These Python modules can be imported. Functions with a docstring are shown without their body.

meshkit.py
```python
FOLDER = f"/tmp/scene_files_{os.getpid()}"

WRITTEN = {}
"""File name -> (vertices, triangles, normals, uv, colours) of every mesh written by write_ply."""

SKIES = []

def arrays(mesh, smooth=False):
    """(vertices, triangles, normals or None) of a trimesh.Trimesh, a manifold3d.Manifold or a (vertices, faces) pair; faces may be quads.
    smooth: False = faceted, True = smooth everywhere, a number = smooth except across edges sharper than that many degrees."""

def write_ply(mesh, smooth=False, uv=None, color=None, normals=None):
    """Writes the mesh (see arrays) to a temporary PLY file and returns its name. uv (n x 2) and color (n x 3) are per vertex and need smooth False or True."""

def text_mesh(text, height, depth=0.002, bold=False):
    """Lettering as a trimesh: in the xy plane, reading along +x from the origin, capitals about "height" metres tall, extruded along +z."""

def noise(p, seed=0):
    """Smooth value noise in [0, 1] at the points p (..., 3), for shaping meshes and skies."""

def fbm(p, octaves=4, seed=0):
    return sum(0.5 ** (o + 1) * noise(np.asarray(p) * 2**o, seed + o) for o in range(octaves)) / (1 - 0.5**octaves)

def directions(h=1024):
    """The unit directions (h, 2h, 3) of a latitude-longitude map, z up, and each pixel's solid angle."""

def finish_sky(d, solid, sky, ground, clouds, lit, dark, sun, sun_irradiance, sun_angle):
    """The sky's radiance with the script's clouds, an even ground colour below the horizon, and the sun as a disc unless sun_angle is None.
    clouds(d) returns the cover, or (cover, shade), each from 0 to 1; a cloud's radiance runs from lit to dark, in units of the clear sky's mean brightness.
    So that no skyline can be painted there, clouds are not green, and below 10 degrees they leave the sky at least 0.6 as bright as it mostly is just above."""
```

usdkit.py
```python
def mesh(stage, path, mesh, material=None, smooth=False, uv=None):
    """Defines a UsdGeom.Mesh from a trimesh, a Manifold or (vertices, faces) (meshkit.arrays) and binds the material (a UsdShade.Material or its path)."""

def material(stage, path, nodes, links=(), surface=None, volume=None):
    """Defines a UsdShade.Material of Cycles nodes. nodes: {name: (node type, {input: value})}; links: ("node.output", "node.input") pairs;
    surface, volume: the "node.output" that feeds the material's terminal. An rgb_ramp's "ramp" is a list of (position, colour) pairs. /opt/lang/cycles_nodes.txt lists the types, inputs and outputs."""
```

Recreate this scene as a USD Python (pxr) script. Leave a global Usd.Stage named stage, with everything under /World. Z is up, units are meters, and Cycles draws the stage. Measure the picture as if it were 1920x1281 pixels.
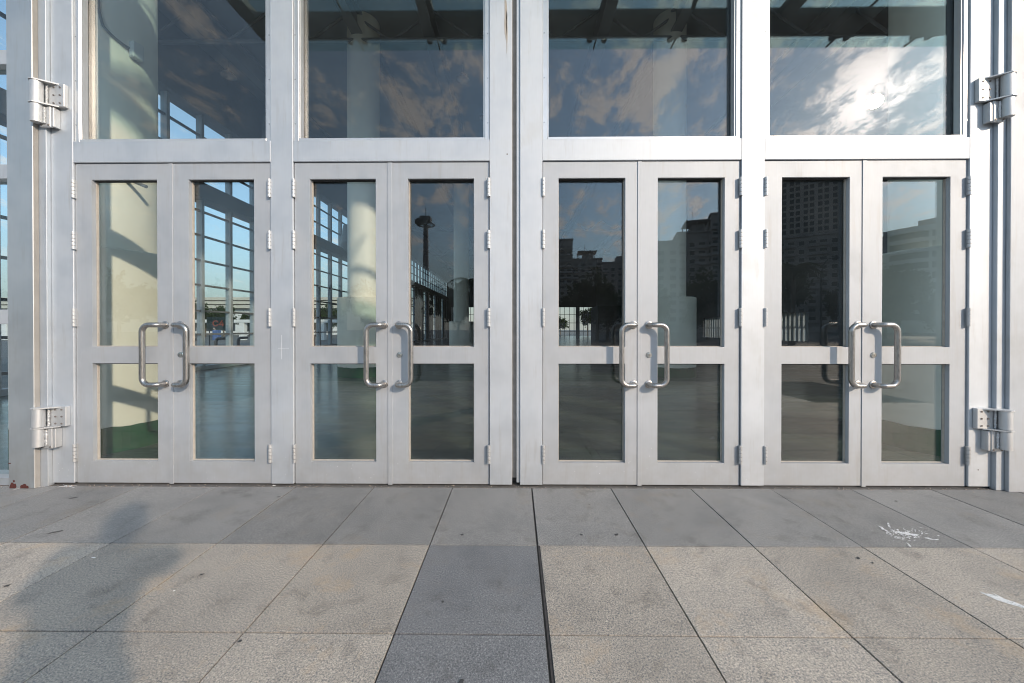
import math, random
import numpy as np, trimesh, manifold3d
from shapely.geometry import Polygon
import meshkit, usdkit
from pxr import Usd, UsdGeom, UsdLux, UsdShade, Gf, Sdf, Vt

stage = Usd.Stage.CreateInMemory()
UsdGeom.SetStageUpAxis(stage, 'Z'); UsdGeom.SetStageMetersPerUnit(stage, 1.0)
UsdGeom.Xform.Define(stage, '/World'); UsdGeom.Scope.Define(stage, '/World/Looks')
RND = random.Random(7); NPR = np.random.default_rng(11)

# ------------------------------------------------------------------ camera
CAM_Y, CAM_Z = -2.803, 1.2065
yaw, pitch = math.radians(.5624), math.radians(.2596)
F = np.array([-math.sin(yaw)*math.cos(pitch), math.cos(yaw)*math.cos(pitch), -math.sin(pitch)])
R = np.array([math.cos(yaw), math.sin(yaw), 0.0]); U = np.cross(R, F)
cam = UsdGeom.Camera.Define(stage, '/World/camera')
cam.AddTransformOp().Set(Gf.Matrix4d(*R, 0, *U, 0, *(-F), 0, 0, CAM_Y, CAM_Z, 1))
cam.CreateHorizontalApertureAttr(36.0); cam.CreateVerticalApertureAttr(36.0*683/1024)
cam.CreateFocalLengthAttr(12.9375)
cam.CreateHorizontalApertureOffsetAttr(-0.0139); cam.CreateVerticalApertureOffsetAttr(-0.383)
cam.CreateClippingRangeAttr(Gf.Vec2f(.05, 5000)); cam.CreateFStopAttr(0.0)
cam.CreateExposureAttr(-0.24)

# ------------------------------------------------------------------ sky and sun
S = np.array([.975, -1.012, .618]); S /= np.linalg.norm(S)
ELEV, ROT = math.asin(S[2]), math.atan2(S[0], S[1])
sky = UsdLux.DomeLight.Define(stage, '/World/sky')
SKY_STRENGTH = 0.14
LOC = (5.5, 8.8, 0)
GAIN, CL = 1.5, (9.0, 5.0, 17.0, 75.0)
def M(v1, v2=None, op='multiply', **k):
    d = {'math_type': op, 'value1': v1}
    if v2 is not None: d['value2'] = v2
    return ('math', {**d, **k})
skymat = usdkit.material(stage, '/World/Looks/sky_air', {
    'sky': ('sky_texture', {'sky_type': 'single_scattering', 'sun_disc': False, 'sun_elevation': ELEV, 'sun_rotation': ROT,
                            'altitude': 0.0, 'air_density': 1.2, 'aerosol_density': .2, 'ozone_density': 2.0}),
    'tc': ('texture_coordinate', {}), 'sep': ('separate_xyz', {}),
    'zc': M(0, .02, 'maximum'), 'za': M(0, .20, 'add'), 'u': M(0, 1, 'divide'), 'v': M(0, 1, 'divide'), 'uv': ('combine_xyz', {'z': .37}),
    'map': ('mapping', {'rotation': (0, 0, .80), 'scale': (1.0, .66, 1), 'location': LOC}),
    'n1': ('noise_texture', {'scale': 8.8, 'detail': 13, 'roughness': .70, 'distortion': .3}),
    'n2': ('noise_texture', {'scale': 1.7, 'detail': 3, 'roughness': .5}),
    'n2s': ('math', {'math_type': 'multiply_add', 'value2': .34, 'value3': -.17}),
    'cov': M(0, 0, 'add'), 'cs': ('math', {'math_type': 'multiply_add', 'value2': .12, 'value3': -.098}), 'cov1': M(0, 0, 'add'),
    'ramp': ('map_range', {'range_type': 'smoothstep', 'from_min': .445, 'from_max': .60, 'to_min': 0, 'to_max': .80, 'clamp': True}),
    'lowf': ('map_range', {'range_type': 'smoothstep', 'from_min': .02, 'from_max': .3, 'to_min': .3, 'to_max': 1, 'clamp': True}),
    'cov2': M(0, 0), 'dot': ('vector_math', {'math_type': 'dot_product', 'vector2': tuple(S)}),
    'dmax': M(0, 0.0, 'maximum'), 'g0': M(0, 3.0, 'power'), 'gain': ('math', {'math_type': 'multiply_add', 'value2': GAIN, 'value3': 1.0}), 'g1': M(0, 7.0, 'power'), 'g2': M(0, 45.0, 'power'), 'g3': M(0, 300.0, 'power'),
    'a1': M(0, CL[1]), 'a2': M(0, CL[2]), 'a3': M(0, CL[3]), 's1': M(0, 0, 'add'), 's2': M(0, 0, 'add'), 's3': M(0, 0, 'add'), 'cg': M(0, CL[0]),
    'cloud': ('vector_math', {'math_type': 'scale', 'vector1': (1.0, .89, .83)}),
    'veil': ('vector_math', {'math_type': 'scale', 'vector1': (.13, .118, .10)}),
    'skyt': ('vector_math', {'math_type': 'multiply', 'vector2': (.95, 1.04, 1.06)}), 'skyg': ('vector_math', {'math_type': 'scale'}), 'pale': ('vector_math', {'math_type': 'add', 'vector2': (1.55, 1.75, 1.90)}), 'skyb': ('vector_math', {'math_type': 'add'}),
    'mix': ('mix_color', {'use_clamp': False}), 'hz': ('map_range', {'range_type': 'smoothstep', 'from_min': 0, 'from_max': .26, 'to_min': .8, 'to_max': 0, 'clamp': True}), 'hs': ('math', {'math_type': 'multiply_add', 'value2': 4.0, 'value3': 3.6}), 'hc': ('vector_math', {'math_type': 'scale', 'vector1': (.94, .95, 1.0)}), 'hmix': ('mix_color', {'use_clamp': False}),
    'bg': ('background_shader', {'strength': SKY_STRENGTH}),
}, [('tc.generated', 'sep.vector'), ('sep.z', 'zc.value1'), ('zc.value', 'za.value1'), ('sep.x', 'u.value1'), ('za.value', 'u.value2'),
    ('sep.y', 'v.value1'), ('za.value', 'v.value2'), ('u.value', 'uv.x'), ('v.value', 'uv.y'), ('uv.vector', 'map.vector'),
    ('map.vector', 'n1.vector'), ('map.vector', 'n2.vector'), ('n2.fac', 'n2s.value1'), ('n1.fac', 'cov.value1'), ('n2s.value', 'cov.value2'),
    ('g0.value', 'cs.value1'), ('cov.value', 'cov1.value1'), ('cs.value', 'cov1.value2'), ('cov1.value', 'ramp.value'), ('sep.z', 'lowf.value'), ('ramp.result', 'cov2.value1'), ('lowf.result', 'cov2.value2'),
    ('tc.generated', 'dot.vector1'), ('dot.value', 'dmax.value1'), ('dmax.value', 'g0.value1'), ('dmax.value', 'g1.value1'), ('dmax.value', 'g2.value1'), ('dmax.value', 'g3.value1'),
    ('g1.value', 'a1.value1'), ('g2.value', 'a2.value1'), ('g3.value', 'a3.value1'), ('a1.value', 's1.value1'), ('a2.value', 's1.value2'),
    ('s1.value', 's2.value1'), ('a3.value', 's2.value2'), ('s2.value', 's3.value1'), ('gain.value', 'cg.value1'), ('cg.value', 's3.value2'), ('s3.value', 'cloud.scale'),
    ('s2.value', 'veil.scale'), ('sky.color', 'skyt.vector1'), ('g0.value', 'gain.value1'), ('skyt.vector', 'pale.vector1'), ('pale.vector', 'skyg.vector1'), ('gain.value', 'skyg.scale'), ('skyg.vector', 'skyb.vector1'), ('veil.vector', 'skyb.vector2'),
    ('skyb.vector', 'hmix.a'), ('sep.z', 'hz.value'), ('hz.result', 'hmix.fac'), ('g0.value', 'hs.value1'), ('hs.value', 'hc.scale'), ('hc.vector', 'hmix.b'), ('hmix.result', 'mix.a'), ('cloud.vector', 'mix.b'), ('cov2.value', 'mix.fac'), ('mix.result', 'bg.color')], surface='bg.background')
UsdShade.MaterialBindingAPI.Apply(sky.GetPrim()).Bind(skymat)
sky.GetPrim().SetCustomDataByKey('kind', 'structure')

sun = UsdLux.DistantLight.Define(stage, '/World/sun')
zx = np.cross([0, 0, 1.0], S); zx /= np.linalg.norm(zx); zy = np.cross(S, zx)
sun.AddTransformOp().Set(Gf.Matrix4d(*zx, 0, *zy, 0, *S, 0, 0, 0, 0, 1))
sun.CreateNormalizeAttr(True); sun.CreateIntensityAttr(0.98); sun.CreateAngleAttr(1.2)
sun.CreateColorAttr(Gf.Vec3f(1.0, .80, .60))

# ------------------------------------------------------------------ helpers
used = {}
def numbered(path):
    n = used.get(path, 0); used[path] = n + 1
    return path if n == 0 else f'{path}_{n:03d}'
def custom(p, **kw):
    for k, v in kw.items():
        if v: p.SetCustomDataByKey(k, v)
def thing(name, label, category, loc=(0, 0, 0), rz=0.0, group=None, kind=None, mirror=False):
    x = UsdGeom.Xform.Define(stage, numbered('/World/' + name))
    if any(loc): x.AddTranslateOp().Set(Gf.Vec3d(*map(float, loc)))
    if rz: x.AddRotateZOp().Set(float(rz))
    custom(x.GetPrim(), label=label, category=category, group=group, kind=kind)
    return x.GetPrim()
def part(parent, name, mesh, m, smooth=False, label=None, kind=None):
    p = usdkit.mesh(stage, numbered(f'{parent.GetPath()}/{name}'), mesh, LOOK[m], smooth).GetPrim()
    custom(p, label=label, kind=kind)
    return p
def single(name, mesh, m, label=None, category=None, kind=None, group=None, smooth=False):
    p = usdkit.mesh(stage, numbered('/World/' + name), mesh, LOOK[m], smooth).GetPrim()
    custom(p, label=label, category=category, kind=kind, group=group)
    return p
def copy(src, label, loc, rz=0.0, group=None, scale=None):
    base = src.GetPath().name
    base = base[:-4] if base[-4:-3] == '_' and base[-3:].isdigit() else base
    x = UsdGeom.Xform.Define(stage, numbered('/World/' + base)); p = x.GetPrim()
    p.GetReferences().AddInternalReference(src.GetPath()); p.SetInstanceable(True)
    x.ClearXformOpOrder()
    for a in ('xformOp:translate', 'xformOp:rotateZ', 'xformOp:scale'):
        pass
    x.AddTranslateOp(opSuffix='own').Set(Gf.Vec3d(*map(float, loc)))
    x.AddRotateZOp(opSuffix='own').Set(float(rz))
    if scale: x.AddScaleOp(opSuffix='own').Set(Gf.Vec3f(*([scale]*3)))
    custom(p, label=label, category=src.GetCustomDataByKey('category'), group=group or src.GetCustomDataByKey('group'))
    return p
def cat(*m):
    return trimesh.util.concatenate(list(m))
def bx(x0, x1, y0, y1, z0, z1):
    b = trimesh.creation.box([x1-x0, y1-y0, z1-z0]); b.apply_translation([(x0+x1)/2, (y0+y1)/2, (z0+z1)/2]); return b
def cb(x0, x1, y0, y1, z0, z1, c=.0025):
    """box with chamfered edges"""
    pts = []
    for sx in (0, 1):
        for sy in (0, 1):
            for sz in (0, 1):
                X, Y, Z = (x0, x1)[sx], (y0, y1)[sy], (z0, z1)[sz]
                dx, dy, dz = c*(1-2*sx), c*(1-2*sy), c*(1-2*sz)
                pts += [(X, Y+dy, Z+dz), (X+dx, Y, Z+dz), (X+dx, Y+dy, Z)]
    return trimesh.convex.convex_hull(np.array(pts))
def cyl(p0, p1, r, n=16, r1=None):
    p0, p1 = np.array(p0, float), np.array(p1, float); d = p1-p0; L = np.linalg.norm(d); d /= L
    a = np.cross(d, [0, 0, 1.0] if abs(d[2]) < .9 else [1.0, 0, 0]); a /= np.linalg.norm(a); b = np.cross(d, a)
    t = np.linspace(0, 2*np.pi, n, endpoint=False); ring = np.cos(t)[:, None]*a + np.sin(t)[:, None]*b
    r1 = r if r1 is None else r1
    v = np.vstack([p0+ring*r, p1+ring*r1, [p0], [p1]]); f = []
    for i in range(n):
        j = (i+1) % n
        f += [(i, n+i, j), (j, n+i, n+j), (2*n, i, j), (2*n+1, n+j, n+i)]
    m = trimesh.Trimesh(v, f, process=False); m.fix_normals(); return m
def tube(path, r, n=14, caps=True):
    P = np.array(path, float); T = np.gradient(P, axis=0); T /= np.linalg.norm(T, axis=1)[:, None]
    a = np.cross(T[0], [0, 0, 1.0] if abs(T[0][2]) < .9 else [1.0, 0, 0]); rings = []
    t = np.linspace(0, 2*np.pi, n, endpoint=False)
    rr = np.broadcast_to(r, len(P))
    for k, (p, d) in enumerate(zip(P, T)):
        a = a - d*(a@d); a /= np.linalg.norm(a); b = np.cross(d, a)
        rings.append(p + rr[k]*(np.cos(t)[:, None]*a + np.sin(t)[:, None]*b))
    v = np.vstack(rings+[[P[0]], [P[-1]]]); f = []; k = len(P)
    for i in range(k-1):
        for j in range(n):
            q = (j+1) % n
            f += [(i*n+j, i*n+q, (i+1)*n+j), (i*n+q, (i+1)*n+q, (i+1)*n+j)]
    if caps:
        for j in range(n):
            q = (j+1) % n
            f += [(k*n, q, j), (k*n+1, (k-1)*n+j, (k-1)*n+q)]
    m = trimesh.Trimesh(v, f, process=False); m.fix_normals(); return m
def lathe(prof, n=48, at=(0, 0, 0)):
    prof = np.array(prof, float); t = np.linspace(0, 2*np.pi, n, endpoint=False)
    v = np.vstack([np.stack([r*np.cos(t), r*np.sin(t), np.full(n, z)], 1) for r, z in prof]) + np.array(at); f = []
    for i in range(len(prof)-1):
        for j in range(n):
            q = (j+1) % n
            f += [(i*n+j, i*n+q, (i+1)*n+j), (i*n+q, (i+1)*n+q, (i+1)*n+j)]
    return trimesh.Trimesh(v, f, process=False)
def prism_xy(poly, z0, z1):
    m = trimesh.creation.extrude_polygon(Polygon(poly), z1-z0, engine='earcut'); m.apply_translation([0, 0, z0]); return m

# ------------------------------------------------------------------ materials
LOOK = {}
def mat(name, nodes, links, surface='p.BSDF'):
    LOOK[name] = usdkit.material(stage, '/World/Looks/' + name, nodes, links, surface=surface)
def plain(name, col, rough=.5, metal=0.0, var=.12, scale=6.0, bump=0.0, bscale=40.0, spec=.5):
    c = np.array(col)
    mat(name, {'g': ('geometry', {}), 'n': ('noise_texture', {'scale': scale, 'detail': 5, 'roughness': .6}),
               'r': ('rgb_ramp', {'ramp': [(.25, tuple(c*(1-var))), (.75, tuple(np.minimum(c*(1+var), .95)))]}),
               'nb': ('noise_texture', {'scale': bscale, 'detail': 4}), 'b': ('bump', {'strength': bump, 'distance': .01}),
               'p': ('principled_bsdf', {'roughness': rough, 'metallic': metal, 'specular_ior_level': spec})},
        [('g.position', 'n.vector'), ('g.position', 'nb.vector'), ('n.fac', 'r.fac'), ('r.color', 'p.base_color')] + ([('nb.fac', 'b.height'), ('b.normal', 'p.normal')] if bump else []))
def silver(name, col, rough, metal, dirt, tint=(1, 1, 1), grain=.03):
    """silver paint on steel: fine vertical streaks, blotches, dust and splashes near the ground"""
    c = np.array(col)
    mat(name, {'g': ('geometry', {}),
        'm1': ('mapping', {'scale': (1, 1, .03)}), 'st': ('noise_texture', {'scale': 160, 'detail': 4, 'roughness': .7}),
        'bl': ('noise_texture', {'scale': 3.2, 'detail': 6, 'roughness': .62}),
        'sep': ('separate_xyz', {}), 'low': ('map_range', {'range_type': 'smoothstep', 'from_min': 0.0, 'from_max': .7, 'to_min': 1, 'to_max': 0, 'clamp': True}),
        'dn': ('noise_texture', {'scale': 9, 'detail': 7, 'roughness': .7}), 'dm': M(0, 0), 'zb': M(0, 1.03, 'subtract'), 'za': M(0, op='absolute'), 'band': ('map_range', {'range_type': 'smoothstep', 'from_min': .08, 'from_max': .5, 'to_min': .42, 'to_max': 0, 'clamp': True}), 'lowb': M(0, 0, 'maximum'), 'dd': M(0, dirt*1.5), 'mpd': ('mapping', {'scale': (1, 1, .09)}), 'dr': ('noise_texture', {'scale': 22, 'detail': 6, 'roughness': .65}), 'drm': ('map_range', {'from_min': .56, 'from_max': .74, 'to_min': 0, 'to_max': .30, 'clamp': True}), 'dmix': ('mix_color', {'b': (.36, .335, .30)}),
        'sp': ('voronoi_texture', {'scale': 26, 'randomness': 1}), 'spm': ('map_range', {'from_min': .05, 'from_max': .10, 'to_min': 1, 'to_max': 0, 'clamp': True}),
        'spn': ('noise_texture', {'scale': 2.1, 'detail': 2}), 'spr': ('map_range', {'from_min': .48, 'from_max': .62, 'to_min': 0, 'to_max': .7, 'clamp': True}), 'spf': M(0, 0), 'spf2': M(0, 0),
        'r1': ('rgb_ramp', {'ramp': [(.3, tuple(c*(1-grain))), (.7, tuple(np.minimum(c*(1+grain), .97)))]}),
        'r2': ('rgb_ramp', {'ramp': [(.3, (.88, .89, .90)), (.55, (1, 1, 1)), (.75, (.97, .96, .94))]}),
        'mu': ('mix_color', {'blend_type': 'multiply', 'fac': 1.0}), 'dc': ('mix_color', {'b': (.30, .27, .23)}), 'sc': ('mix_color', {'b': (.82, .82, .80)}),
        'rr': ('map_range', {'from_min': .3, 'from_max': .7, 'to_min': rough-.05, 'to_max': rough+.07, 'clamp': True}),
        'b': ('bump', {'strength': .06, 'distance': .004}),
        'p': ('principled_bsdf', {'metallic': metal, 'specular_ior_level': .45})},
        [('g.position', 'm1.vector'), ('m1.vector', 'st.vector'), ('g.position', 'bl.vector'), ('g.position', 'sep.vector'), ('sep.z', 'low.value'), ('g.position', 'dn.vector'),
         ('sep.z', 'zb.value1'), ('zb.value', 'za.value1'), ('za.value', 'band.value'), ('low.result', 'lowb.value1'), ('band.result', 'lowb.value2'), ('lowb.value', 'dm.value1'), ('dn.fac', 'dm.value2'), ('dm.value', 'dd.value1'), ('st.fac', 'r1.fac'), ('bl.fac', 'r2.fac'),
         ('g.position', 'sp.vector'), ('sp.distance', 'spm.value'), ('g.position', 'spn.vector'), ('spn.fac', 'spr.value'), ('spm.result', 'spf.value1'), ('spr.result', 'spf.value2'), ('spf.value', 'spf2.value1'), ('low.result', 'spf2.value2'),
         ('r1.color', 'mu.a'), ('r2.color', 'mu.b'), ('g.position', 'mpd.vector'), ('mpd.vector', 'dr.vector'), ('dr.fac', 'drm.value'), ('drm.result', 'dmix.fac'), ('mu.result', 'dmix.a'), ('dmix.result', 'dc.a'), ('dd.value', 'dc.fac'), ('dc.result', 'sc.a'), ('spf2.value', 'sc.fac'), ('sc.result', 'p.base_color'),
         ('bl.fac', 'rr.value'), ('rr.result', 'p.roughness'), ('st.fac', 'b.height'), ('b.normal', 'p.normal')])
silver('silver_frame', (.58, .612, .65), .64, .74, .30, grain=.02)
silver('silver_door', (.465, .49, .522), .64, .52, .36, grain=.02)
silver('silver_post', (.50, .53, .55), .52, .85, .45, grain=.02)
silver('silver_jamb', (.54, .58, .625), .62, .76, .36, grain=.02)
plain('post_edge', (.30, .285, .265), .7, 0, .15, 5)
silver('hinge_paint', (.58, .59, .60), .52, .7, .5)
plain('bead_alu', (.60, .60, .60), .35, .7, .06, 14)
plain('gasket', (.018, .018, .02), .6)
plain('tan_sealant', (.40, .365, .32), .6, 0, .15, 20)
plain('threshold', (.10, .095, .09), .8, 0, .35, 12, .4, 80)
plain('joint_fill', (.045, .042, .042), .85, 0, .4, 40)
plain('mortar', (.05, .045, .04), .9, 0, .3, 30)
plain('dark_gap', (.02, .02, .02), .8)
plain('grey_seal', (.22, .21, .20), .7, 0, .2, 15)
plain('rust', (.075, .018, .014), .85, 0, .4, 60, .5, 120)
plain('bolt', (.20, .18, .17), .5, .5, .2, 50)
def worn(name, col, a, b):
    mat(name, {'g': ('geometry', {}), 'n': ('noise_texture', {'scale': 130, 'detail': 4, 'roughness': .7}), 'f': ('map_range', {'from_min': a, 'from_max': b, 'to_min': 0, 'to_max': .85, 'clamp': True}),
               't': ('transparent_bsdf', {}), 'p': ('principled_bsdf', {'base_color': col, 'roughness': .85}), 'm': ('mix_closure', {})},
        [('g.position', 'n.vector'), ('n.fac', 'f.value'), ('f.result', 'm.fac'), ('t.BSDF', 'm.closure1'), ('p.BSDF', 'm.closure2')], surface='m.closure')
worn('white_mark', (.80, .80, .80), .40, .52); worn('chalk', (.78, .78, .77), .36, .52)
plain('faint_mark', (.70, .72, .75), .6, 0, .03, 60)
plain('gum', (.045, .045, .047), .7)
plain('paper', (.80, .79, .76), .7, 0, .05, 60)
plain('pebble', (.45, .36, .29), .7, 0, .2, 60)
mat('steel', {'g': ('geometry', {}), 'mp': ('mapping', {'scale': (1, 1, .1)}), 'n': ('noise_texture', {'scale': 220, 'detail': 3}),
              'r': ('map_range', {'from_min': .3, 'from_max': .7, 'to_min': .26, 'to_max': .38}),
              'p': ('principled_bsdf', {'base_color': (.43, .41, .39), 'metallic': 1.0, 'anisotropic': .3})},
    [('g.position', 'mp.vector'), ('mp.vector', 'n.vector'), ('n.fac', 'r.value'), ('r.result', 'p.roughness')])
plain('lock_steel', (.62, .63, .60), .25, 1.0, .1, 60)
def glass(name, tint, r0):
    """window pane: each face mirrors r0 of the light head on and more at a slant, the rest passes tinted"""
    mat(name, {'t': ('transparent_bsdf', {'color': tint}), 'g': ('glossy_bsdf', {'color': (.97, .98, 1.0), 'roughness': 0.0}),
               'lw': ('layer_weight', {'blend': .5}), 'pw': M(0, 5.0, 'power'), 'f': ('math', {'math_type': 'multiply_add', 'value2': 1-r0, 'value3': r0}),
               'geo': ('geometry', {}), 'n': ('noise_texture', {'scale': 1.1, 'detail': 1, 'roughness': .4}),
               'b': ('bump', {'strength': .0016, 'distance': .02}), 'm': ('mix_closure', {}), 'dn': ('noise_texture', {'scale': 2.3, 'detail': 8, 'roughness': .7}), 'df': ('map_range', {'from_min': .35, 'from_max': .75, 'to_min': .001, 'to_max': .009, 'clamp': True}), 'dust': ('diffuse_bsdf', {'color': (.55, .55, .53)}), 'mm': ('mix_closure', {})},
        [('m.closure', 'mm.closure1'), ('dust.BSDF', 'mm.closure2'), ('geo.position', 'dn.vector'), ('dn.fac', 'df.value'), ('df.result', 'mm.fac'), ('lw.facing', 'pw.value1'), ('pw.value', 'f.value1'), ('f.value', 'm.fac'), ('t.BSDF', 'm.closure1'), ('g.BSDF', 'm.closure2'), ('geo.position', 'n.vector'), ('n.fac', 'b.height'), ('b.normal', 'g.normal')], surface='mm.closure')
glass('door_glass', (.926, .965, .961), .055)
glass('wall_glass', (.93, .975, .99), .04)
glass('canopy_glass', (.80, .92, .90), .045)

def granite(name, cols, rough, stain, stain_col, fac):
    mat(name, {'g': ('geometry', {}), 'oi': ('object_info', {}),
        'n1': ('noise_texture', {'scale': 135, 'detail': 4, 'roughness': .82}), 'n2': ('noise_texture', {'scale': 210, 'detail': 2, 'roughness': .6}),
        'v': ('voronoi_texture', {'scale': 210, 'randomness': 1}),
        'ad': ('mix_float', {'fac': .35}),
        'r': ('rgb_ramp', {'ramp': cols}),
        'big': ('noise_texture', {'scale': 2.6, 'detail': 7, 'roughness': .62}), 'rb': ('rgb_ramp', {'ramp': [(.3, (.80, .81, .82)), (.5, (1, 1, 1)), (.72, (1.12, 1.11, 1.09))]}),
        'mu': ('mix_color', {'blend_type': 'multiply', 'fac': 1.0, 'use_clamp': False}),
        'sn': ('noise_texture', {'scale': 3.0, 'detail': 11, 'roughness': .76, 'distortion': .3}), 'sm': ('map_range', {'from_min': .545, 'from_max': .66, 'to_min': 0, 'to_max': stain, 'clamp': True}),
        'sc': ('mix_color', {'b': stain_col}),
        'dk': ('noise_texture', {'scale': 5.5, 'detail': 10, 'roughness': .74, 'distortion': .2}), 'dkm': ('map_range', {'from_min': .535, 'from_max': .68, 'to_min': 0, 'to_max': .40, 'clamp': True}),
        'dc': ('mix_color', {'b': (.05, .046, .042)}),
        'tone': ('map_range', {'from_min': 0, 'from_max': 1, 'to_min': 1-fac, 'to_max': 1+fac}), 'tc': ('vector_math', {'math_type': 'scale'}),
        'b': ('bump', {'strength': .22, 'distance': .003}), 'p': ('principled_bsdf', {'roughness': rough, 'specular_ior_level': .4})},
        [('g.position', k + '.vector') for k in ('n1', 'n2', 'v', 'big', 'sn', 'dk')] +
        [('n1.fac', 'ad.a'), ('n2.fac', 'ad.b'), ('ad.result', 'r.fac'), ('r.color', 'mu.a'), ('big.fac', 'rb.fac'), ('rb.color', 'mu.b'), ('sn.fac', 'sm.value'), ('sm.result', 'sc.fac'), ('mu.result', 'sc.a'),
         ('dk.fac', 'dkm.value'), ('dkm.result', 'dc.fac'), ('sc.result', 'dc.a'), ('oi.random', 'tone.value'), ('dc.result', 'tc.vector1'), ('tone.result', 'tc.scale'), ('tc.vector', 'p.base_color'),
         ('n1.fac', 'b.height'), ('b.normal', 'p.normal')])
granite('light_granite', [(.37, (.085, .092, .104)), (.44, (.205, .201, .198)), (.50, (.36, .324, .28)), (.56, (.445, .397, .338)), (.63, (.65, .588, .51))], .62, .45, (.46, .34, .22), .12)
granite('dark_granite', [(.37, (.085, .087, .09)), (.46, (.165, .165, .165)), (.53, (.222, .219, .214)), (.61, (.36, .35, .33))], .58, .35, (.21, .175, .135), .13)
granite('blue_granite', [(.37, (.065, .069, .076)), (.46, (.125, .13, .138)), (.53, (.172, .177, .185)), (.61, (.29, .293, .30))], .58, .2, (.19, .165, .135), .08)
mat('plaza_paving', {'g': ('geometry', {}), 'br': ('brick_texture', {'offset': 0.0, 'scale': 1.0, 'brick_width': .6, 'row_height': .6, 'mortar_size': .006, 'color1': (.115, .11, .10), 'color2': (.098, .094, .088), 'mortar': (.05, .05, .05)}),
     'n': ('noise_texture', {'scale': .7, 'detail': 6}), 'r': ('rgb_ramp', {'ramp': [(.3, (.75, .75, .76)), (.7, (1.1, 1.09, 1.06))]}), 'mu': ('mix_color', {'blend_type': 'multiply', 'fac': 1.0, 'use_clamp': False}),
     'p': ('principled_bsdf', {'roughness': .7})}, [('g.position', 'br.vector'), ('g.position', 'n.vector'), ('n.fac', 'r.fac'), ('br.color', 'mu.a'), ('r.color', 'mu.b'), ('mu.result', 'p.base_color')])
mat('hall_floor_tile', {'g': ('geometry', {}), 'br': ('brick_texture', {'offset': 0.0, 'scale': 1.0, 'brick_width': .8, 'row_height': .8, 'mortar_size': .004, 'color1': (.060, .070, .058), 'color2': (.050, .060, .050), 'mortar': (.03, .03, .03)}),
     'mp': ('mapping', {'rotation': (0, 0, .5), 'scale': (.5, 3, 1)}), 'n': ('noise_texture', {'scale': 1.6, 'detail': 6}), 'r': ('rgb_ramp', {'ramp': [(.3, (.85, .87, .85)), (.7, (1.1, 1.1, 1.05))]}), 'mu': ('mix_color', {'blend_type': 'multiply', 'fac': 1.0, 'use_clamp': False}),
     'rr': ('map_range', {'from_min': .3, 'from_max': .7, 'to_min': .17, 'to_max': .24}),
     'p': ('principled_bsdf', {'specular_ior_level': .4})}, [('g.position', 'br.vector'), ('g.position', 'mp.vector'), ('mp.vector', 'n.vector'), ('n.fac', 'r.fac'), ('br.color', 'mu.a'), ('r.color', 'mu.b'), ('mu.result', 'p.base_color'), ('n.fac', 'rr.value'), ('rr.result', 'p.roughness')])
plain('cream_paint', (.78, .735, .65), .55, 0, .05, 2.5, .05, 30)
plain('green_paint', (.008, .062, .022), .45, 0, .25, 8)
plain('wall_frame_paint', (.38, .40, .42), .5, 0, .05)
plain('spandrel_paint', (.20, .205, .215), .5, 0, .06)
plain('hall_ceiling_paint', (.36, .37, .39), .8, 0, .08, 1.0)
plain('truss_paint', (.22, .225, .235), .5, 0, .05)
plain('hall_wall_paint', (.05, .05, .055), .7, 0, .1, 1.5)
plain('lamp_white', (.25, .25, .26), .4)
plain('canopy_paint', (.16, .155, .15), .5, .2, .12, 2)
plain('spider_paint', (.05, .05, .05), .4, .5)
plain('white_paint', (.62, .62, .60), .6, 0, .06)
plain('banded_wall', (.48, .45, .38), .6, 0, .08)
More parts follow.
